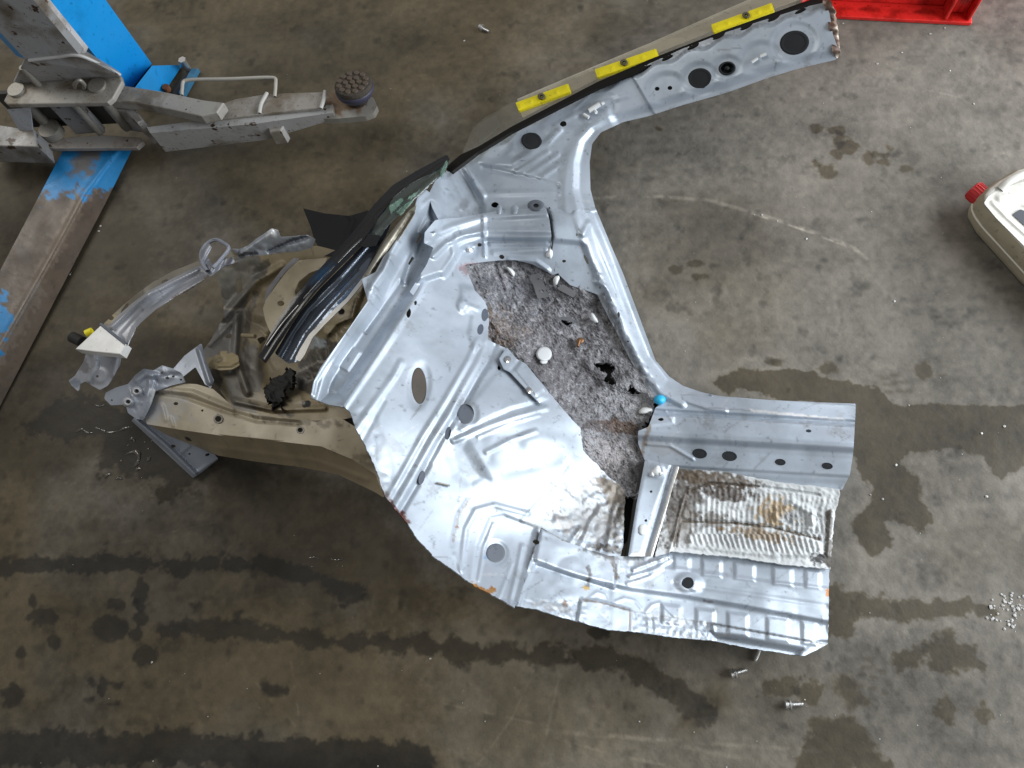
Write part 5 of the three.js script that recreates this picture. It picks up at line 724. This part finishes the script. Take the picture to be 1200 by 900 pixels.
  const lean = new THREE.Matrix4().makeTranslation(pc.x, pc.y, pc.z).multiply(new THREE.Matrix4().makeRotationX(-0.16)).multiply(new THREE.Matrix4().makeTranslation(-pc.x, -pc.y, -pc.z));
  for (const s of [pg, cup, ...studs]) s.applyMatrix4(lean);
  for (const s of studs) mesh('rubber_stud', s, k_studMat(), lpad);
  mesh('foot_guard', tubeGeo([P(213, 112, 0.14), P(213.5, 104, 0.14), P(215, 95.5, 0.14), P(219, 94, 0.14), P(270, 92.5, 0.14), P(318, 91, 0.14), P(322.5, 92, 0.14), P(323, 100, 0.14), P(322, 113, 0.13)], 0.0045, 90, 8), std(0.42, 0.4, 0.36, 0.55, 0.1), lift);
}
function k_studMat() { return (k_studMat.m ??= std(0.11, 0.085, 0.065, 0.9, 0, { map: worn })); }

// ---------- red steel cabinet foot at the top edge ----------
{
  const rc = thing('red_cabinet', 'red steel cabinet at the top edge, foot scuffed', 'cabinet');
  const f0 = P(960, 22, 0), f1 = P(1137, 31, 0), dir = f1.clone().sub(f0).normalize(), back = new THREE.Vector3(dir.z, 0, -dir.x);
  if (back.z > 0) back.negate();
  const L = f1.distanceTo(f0), yaw = Math.atan2(-dir.z, dir.x);
  const put = (name, x0, x1, y0, y1, z0, z1, mat, r = 0.003) => { const g = new RoundedBoxGeometry(x1 - x0, y1 - y0, z1 - z0, 2, r); g.rotateY(yaw); const c = f0.clone().addScaledVector(dir, (x0 + x1) / 2).addScaledVector(back, (z0 + z1) / 2); g.translate(c.x, (y0 + y1) / 2, c.z); return mesh(name, g, mat, rc); };
  put('back_panel', -0.05, L - 0.068, 0.013, 0.7, 0.05, 0.06, M.red);
  put('bottom_lip', -0.05, L, 0.001, 0.012, 0, 0.4, M.red);
  put('corner_post', L - 0.068, L - 0.06, 0.0125, 0.7, 0.004, 0.06, M.red); put('corner_post', L - 0.0595, L - 0.014, 0.0125, 0.7, 0.03, 0.4, M.red); put('corner_post', L - 0.0135, L - 0.006, 0.0125, 0.7, 0.004, 0.4, M.red);
}
// ---------- jerrycan lying at the right edge ----------
{
  const can = thing('jerrycan', 'dirty white plastic jerrycan with red screw cap lying at the right edge', 'jerrycan');
  const T = 0.085;
  const body = [[1139, 246], [1140, 238], [1146, 230], [1158, 221], [1180, 208], [1230, 196], [1300, 230], [1340, 310], [1316, 400], [1300, 412], [1262, 386], [1202, 322], [1150, 265]];
  const s = new THREE.Shape(body.map(([x, y]) => { const p = P(x, y, T / 2); return new THREE.Vector2(p.x, -p.z); }));
  const g = new THREE.ExtrudeGeometry(s, { depth: T - 0.061, bevelEnabled: true, bevelSize: 0.017, bevelOffset: -0.017, bevelThickness: 0.03, bevelSegments: 8 });
  g.rotateX(-Math.PI / 2); g.translate(0, 0.031, 0);
  const gp = g.attributes.position, gc = []; for (let k = 0; k < gp.count; k++) { const y = gp.getY(k), t = y < T - 0.004 ? 1 : 0, n = fbm(gp.getX(k) / 0.02, gp.getZ(k) / 0.02 + y * 30, 3, 171); const c = t ? mix3([0.4, 0.36, 0.27], [0.27, 0.235, 0.16], n) : [0.66, 0.66, 0.63]; gc.push(...c); }
  g.setAttribute('color', new THREE.Float32BufferAttribute(gc, 3));
  mesh('can_body', g, M.canside, can);
  const sea = [[1142, 234], [1139, 242], [1141, 251], [1150, 264.5], [1176, 293], [1202, 321.5], [1232, 353], [1262, 385.5]].map(([x, y]) => P(x, y, T / 2));
  mesh('mould_seam', tubeGeo(sea, 0.0026, 40, 8), std(0.6, 0.57, 0.48, 0.5), can);
  const top = (x, y) => T;
  mesh('can_top', sheetGeo({ outline: [[1153, 238], [1158, 230], [1170, 222], [1215, 208], [1280, 232], [1318, 300], [1296, 362], [1240, 328], [1196, 284], [1168, 256]], h: addUp(() => T + 0.0015, [bead([[1164, 238], [1180, 254], [1200, 272], [1240, 306]], 4, 0.003), field([[1180, 252], [1196, 242], [1234, 254], [1250, 306], [1212, 282]], 4, -0.004), bead([[1172, 232], [1186, 228], [1200, 222]], 7, 0.004)]), step: 2, thick: 0.0012 }), std(0.7, 0.7, 0.67, 0.45, 0, { map: paintGrain }), can);
  mesh('label_panel', sheetGeo({ outline: [[1186, 251], [1196, 245], [1230, 262], [1238, 294], [1212, 275]], h: () => T + 0.0016, step: 2, thick: 0.0008 }), M.label, can);
  mesh('can_handle', tubeGeo([P(1172, 222, T), P(1180, 214, T + 0.01), P(1196, 206, T + 0.016), P(1220, 200, T + 0.012), P(1240, 206, T - 0.01)], 0.009, 40, 10), std(0.66, 0.66, 0.62, 0.45), can);
  const c0 = P(1153, 233.5, T * 0.6), c1 = P(1142, 224, T * 0.6), dirc = c1.clone().sub(c0).normalize();
  const cap = new THREE.LatheGeometry([[0.001, 0.03], [0.016, 0.03], [0.0185, 0.028], [0.019, 0.002], [0.019, 0]].map(([a, b]) => new THREE.Vector2(a, b)), 32);
  const ribs = []; for (let k = 0; k < 20; k++) { const r = new THREE.CylinderGeometry(0.0012, 0.0012, 0.024, 5); r.translate(0.0188 * Math.cos(k * 0.314), 0.014, 0.0188 * Math.sin(k * 0.314)); ribs.push(r); }
  const whole = mergeGeometries([cap, ...ribs]); whole.scale(1.15, 1.15, 1.15); whole.applyQuaternion(new THREE.Quaternion().setFromUnitVectors(new THREE.Vector3(0, 1, 0), dirc)); whole.translate(c0.x, c0.y, c0.z);
  mesh('screw_cap', whole, M.cap, can);
}
// ---------- bolts and small debris on the floor ----------
{
  const mk = (name, label, head, tip, washer) => {
    const t = thing(name, label, 'bolt', 'loose bolts on the floor');
    const r = 0.0035, a = P(head[0], head[1], 0.0085), b = P(tip[0], tip[1], 0.0045), ax = b.clone().sub(a).normalize();
    const hd = new THREE.CylinderGeometry(0.0075, 0.0078, 0.008, 6), fl = new THREE.CylinderGeometry(0.0098, 0.0098, 0.0022, 20); fl.translate(0, 0.005, 0);
    for (const g of [hd, fl]) { g.applyQuaternion(new THREE.Quaternion().setFromUnitVectors(new THREE.Vector3(0, 1, 0), ax)); g.translate(a.x, a.y + 0.0012, a.z); }
    mesh('bolt_head', hd, M.zinc, t); mesh('washer', fl, M.zinc, t);
    mesh('shank', barGeo(a, b, r, 12), M.zinc, t);
    const th = []; const len = a.distanceTo(b); for (let k = 0; k < 9; k++) { const g = new THREE.TorusGeometry(r, 0.0006, 5, 14); g.applyQuaternion(new THREE.Quaternion().setFromUnitVectors(new THREE.Vector3(0, 0, 1), ax)); const p = a.clone().lerp(b, 0.42 + k * 0.062); g.translate(p.x, p.y, p.z); th.push(g); }
    mesh('thread', mergeGeometries(th), M.zinc, t); return t;
  };
  mk('flange_bolt', 'zinc bolt lying just below the floor pan edge', [858, 790], [875, 785]);
  mk('flange_bolt', 'zinc bolt on the floor, lowest in the photo', [922, 826], [941, 825]);
  mk('flange_bolt', 'zinc bolt half hidden under the lower panel edge', [892, 757], [885, 774]);
  mk('flange_bolt', 'small zinc bolt on bare floor above the glass strip', [563, 32], [573, 37]);
  const flake = (x, y, s, h = 0.001) => { const p = P(x, y, 0), g = new THREE.IcosahedronGeometry(s, 0), q = g.attributes.position; for (let k = 0; k < q.count; k++) { const m = 0.6 + 0.8 * hash(Math.round(q.getX(k) * 1e5), Math.round(q.getY(k) * 1e5), x | 0); q.setXYZ(k, q.getX(k) * m, q.getY(k) * m * 0.45, q.getZ(k) * m); } g.rotateY(x); g.translate(p.x, s * 0.35, p.z); g.computeVertexNormals(); return g; };
  const foam = []; for (let k = 0; k < 70; k++) { const a = rnd() * 6.28, r = Math.pow(rnd(), 0.8); foam.push(flake(1186 + Math.cos(a) * r * 34, 714 + Math.sin(a) * r * 26, 0.001 + rnd() * 0.0026)); }
  tag(mesh('paint_flakes', mergeGeometries(foam), std(0.45, 0.45, 0.45, 0.8)), 'scattered pale paint flakes on the floor at the right edge', 'debris', null, 'stuff');
  const cr = [];
  for (const [x, y, s] of [[1090, 40, .005], [1107, 33, .004], [988, 28, .0042], [1028, 75, .0042], [1018, 75, .002], [1113, 83, .0042], [1141, 122, .0042], [965, 121, .002], [544, 48, .0042], [884, 252, .002], [893, 252, .004], [911, 259, .004], [945, 280, .0042], [1048, 353, .0042], [1021, 248, .002], [815, 354, .002], [1078, 625, .002], [813, 858, .002], [1177, 500, .0042], [1150, 508, .0042], [1156, 582, .0042], [1065, 475, .004], [178, 776, .004], [118, 265, .0042], [116, 271, .0042], [82, 322, .0042], [119, 240, .002], [1172, 838, .002], [1075, 850, .002], [943, 820, .002], [1020, 580, .004], [1034, 585, .004], [1050, 545, .0042]]) cr.push(flake(x, y, s * 0.62));
  for (let k = 0; k < 90; k++) cr.push(flake(rnd() * 1200, rnd() * 900, 0.0006 + rnd() * rnd() * 0.0018));
  tag(mesh('glass_crumbs', mergeGeometries(cr), std(0.42, 0.42, 0.4, 0.35)), 'tiny pale crumbs of glass and grit scattered over the floor', 'debris', null, 'stuff');
  // beads of water on the oily patch, ridges shaped after curved glints
  const drop = (x, y, rx, ry, rot, z) => { const g = new THREE.SphereGeometry(1, 18, 8, 0, Math.PI * 2, 0, Math.PI / 2); g.scale(rx * 0.0016, z, ry * 0.0016); g.rotateY(-rot); const p = P(x, y, 0.0003); g.translate(p.x, p.y, p.z); return g; };
  const dr = [];
  const ridge = (L, r) => { const g = tubeGeo(L.map(([x, y]) => P(x, y, 0).setY(0)), 1, 8 * L.length, 10); const q = g.attributes.position; const c = new THREE.CatmullRomCurve3(L.map(([x, y]) => P(x, y, 0).setY(0)), false, 'centripetal'); const n = 8 * L.length; for (let i = 0; i <= n; i++) { const p = c.getPointAt(i / n), w = r * (0.45 + 0.75 * vn(i / 3 + L[0][0], 1, 3)) * Math.sin(Math.PI * (0.04 + 0.92 * i / n)); for (let j = 0; j <= 10; j++) { const k = i * 11 + j, dx = q.getX(k) - p.x, dy = q.getY(k), dz = q.getZ(k) - p.z; q.setXYZ(k, p.x + dx * w, Math.max(0.0002, dy * w * 0.62 + 0.0004), p.z + dz * w); } } g.computeVertexNormals(); return g; };
  for (const [L, r] of [[[[147, 533], [154, 530], [161, 530], [163, 537], [160, 544], [155, 548]], .0058], [[[88, 507], [96, 503], [103, 507], [110, 507]], .0042], [[[112, 501], [120, 504], [128, 507], [138, 505]], .0042], [[[138, 506], [146, 502], [156, 500]], .0042], [[[152, 515], [156, 514], [158, 518]], .0048], [[[122, 560], [127, 556], [132, 556]], .0042], [[[135, 562], [140, 560], [144, 562]], .0046], [[[158, 552], [163, 549], [167, 550]], .0042], [[[172, 541], [175, 537], [177, 534]], .0042], [[[110, 474], [117, 476], [124, 474]], .003], [[[362, 654], [370, 653], [377, 656]], .003], [[[388, 655], [394, 656], [404, 655]], .003]]) dr.push(ridge(L, r));
  for (const [x, y, rx, ry, r] of [[174, 526, 1.6, 1.3, 0], [170, 518, 1.4, 1.2, 0], [178, 517, 1.3, 1.2, 0], [142, 540, 1.2, 1.8, 0], [402, 664, 1.3, 1.2, 0], [366, 664, 1.4, 1, 0], [150, 522, 1.2, 1, 0], [166, 560, 1.2, 1, 0]]) dr.push(drop(x, y, rx, ry, r, 0.0011 * Math.min(rx, ry)));
  tag(mesh('water_drops', mergeGeometries(dr.map((g) => g.toNonIndexed())), M.water), 'drops of water with ridges shaped as glints on the dark oily floor below the crash plate', 'water', null, 'stuff');
}
renderer.render(scene, camera);
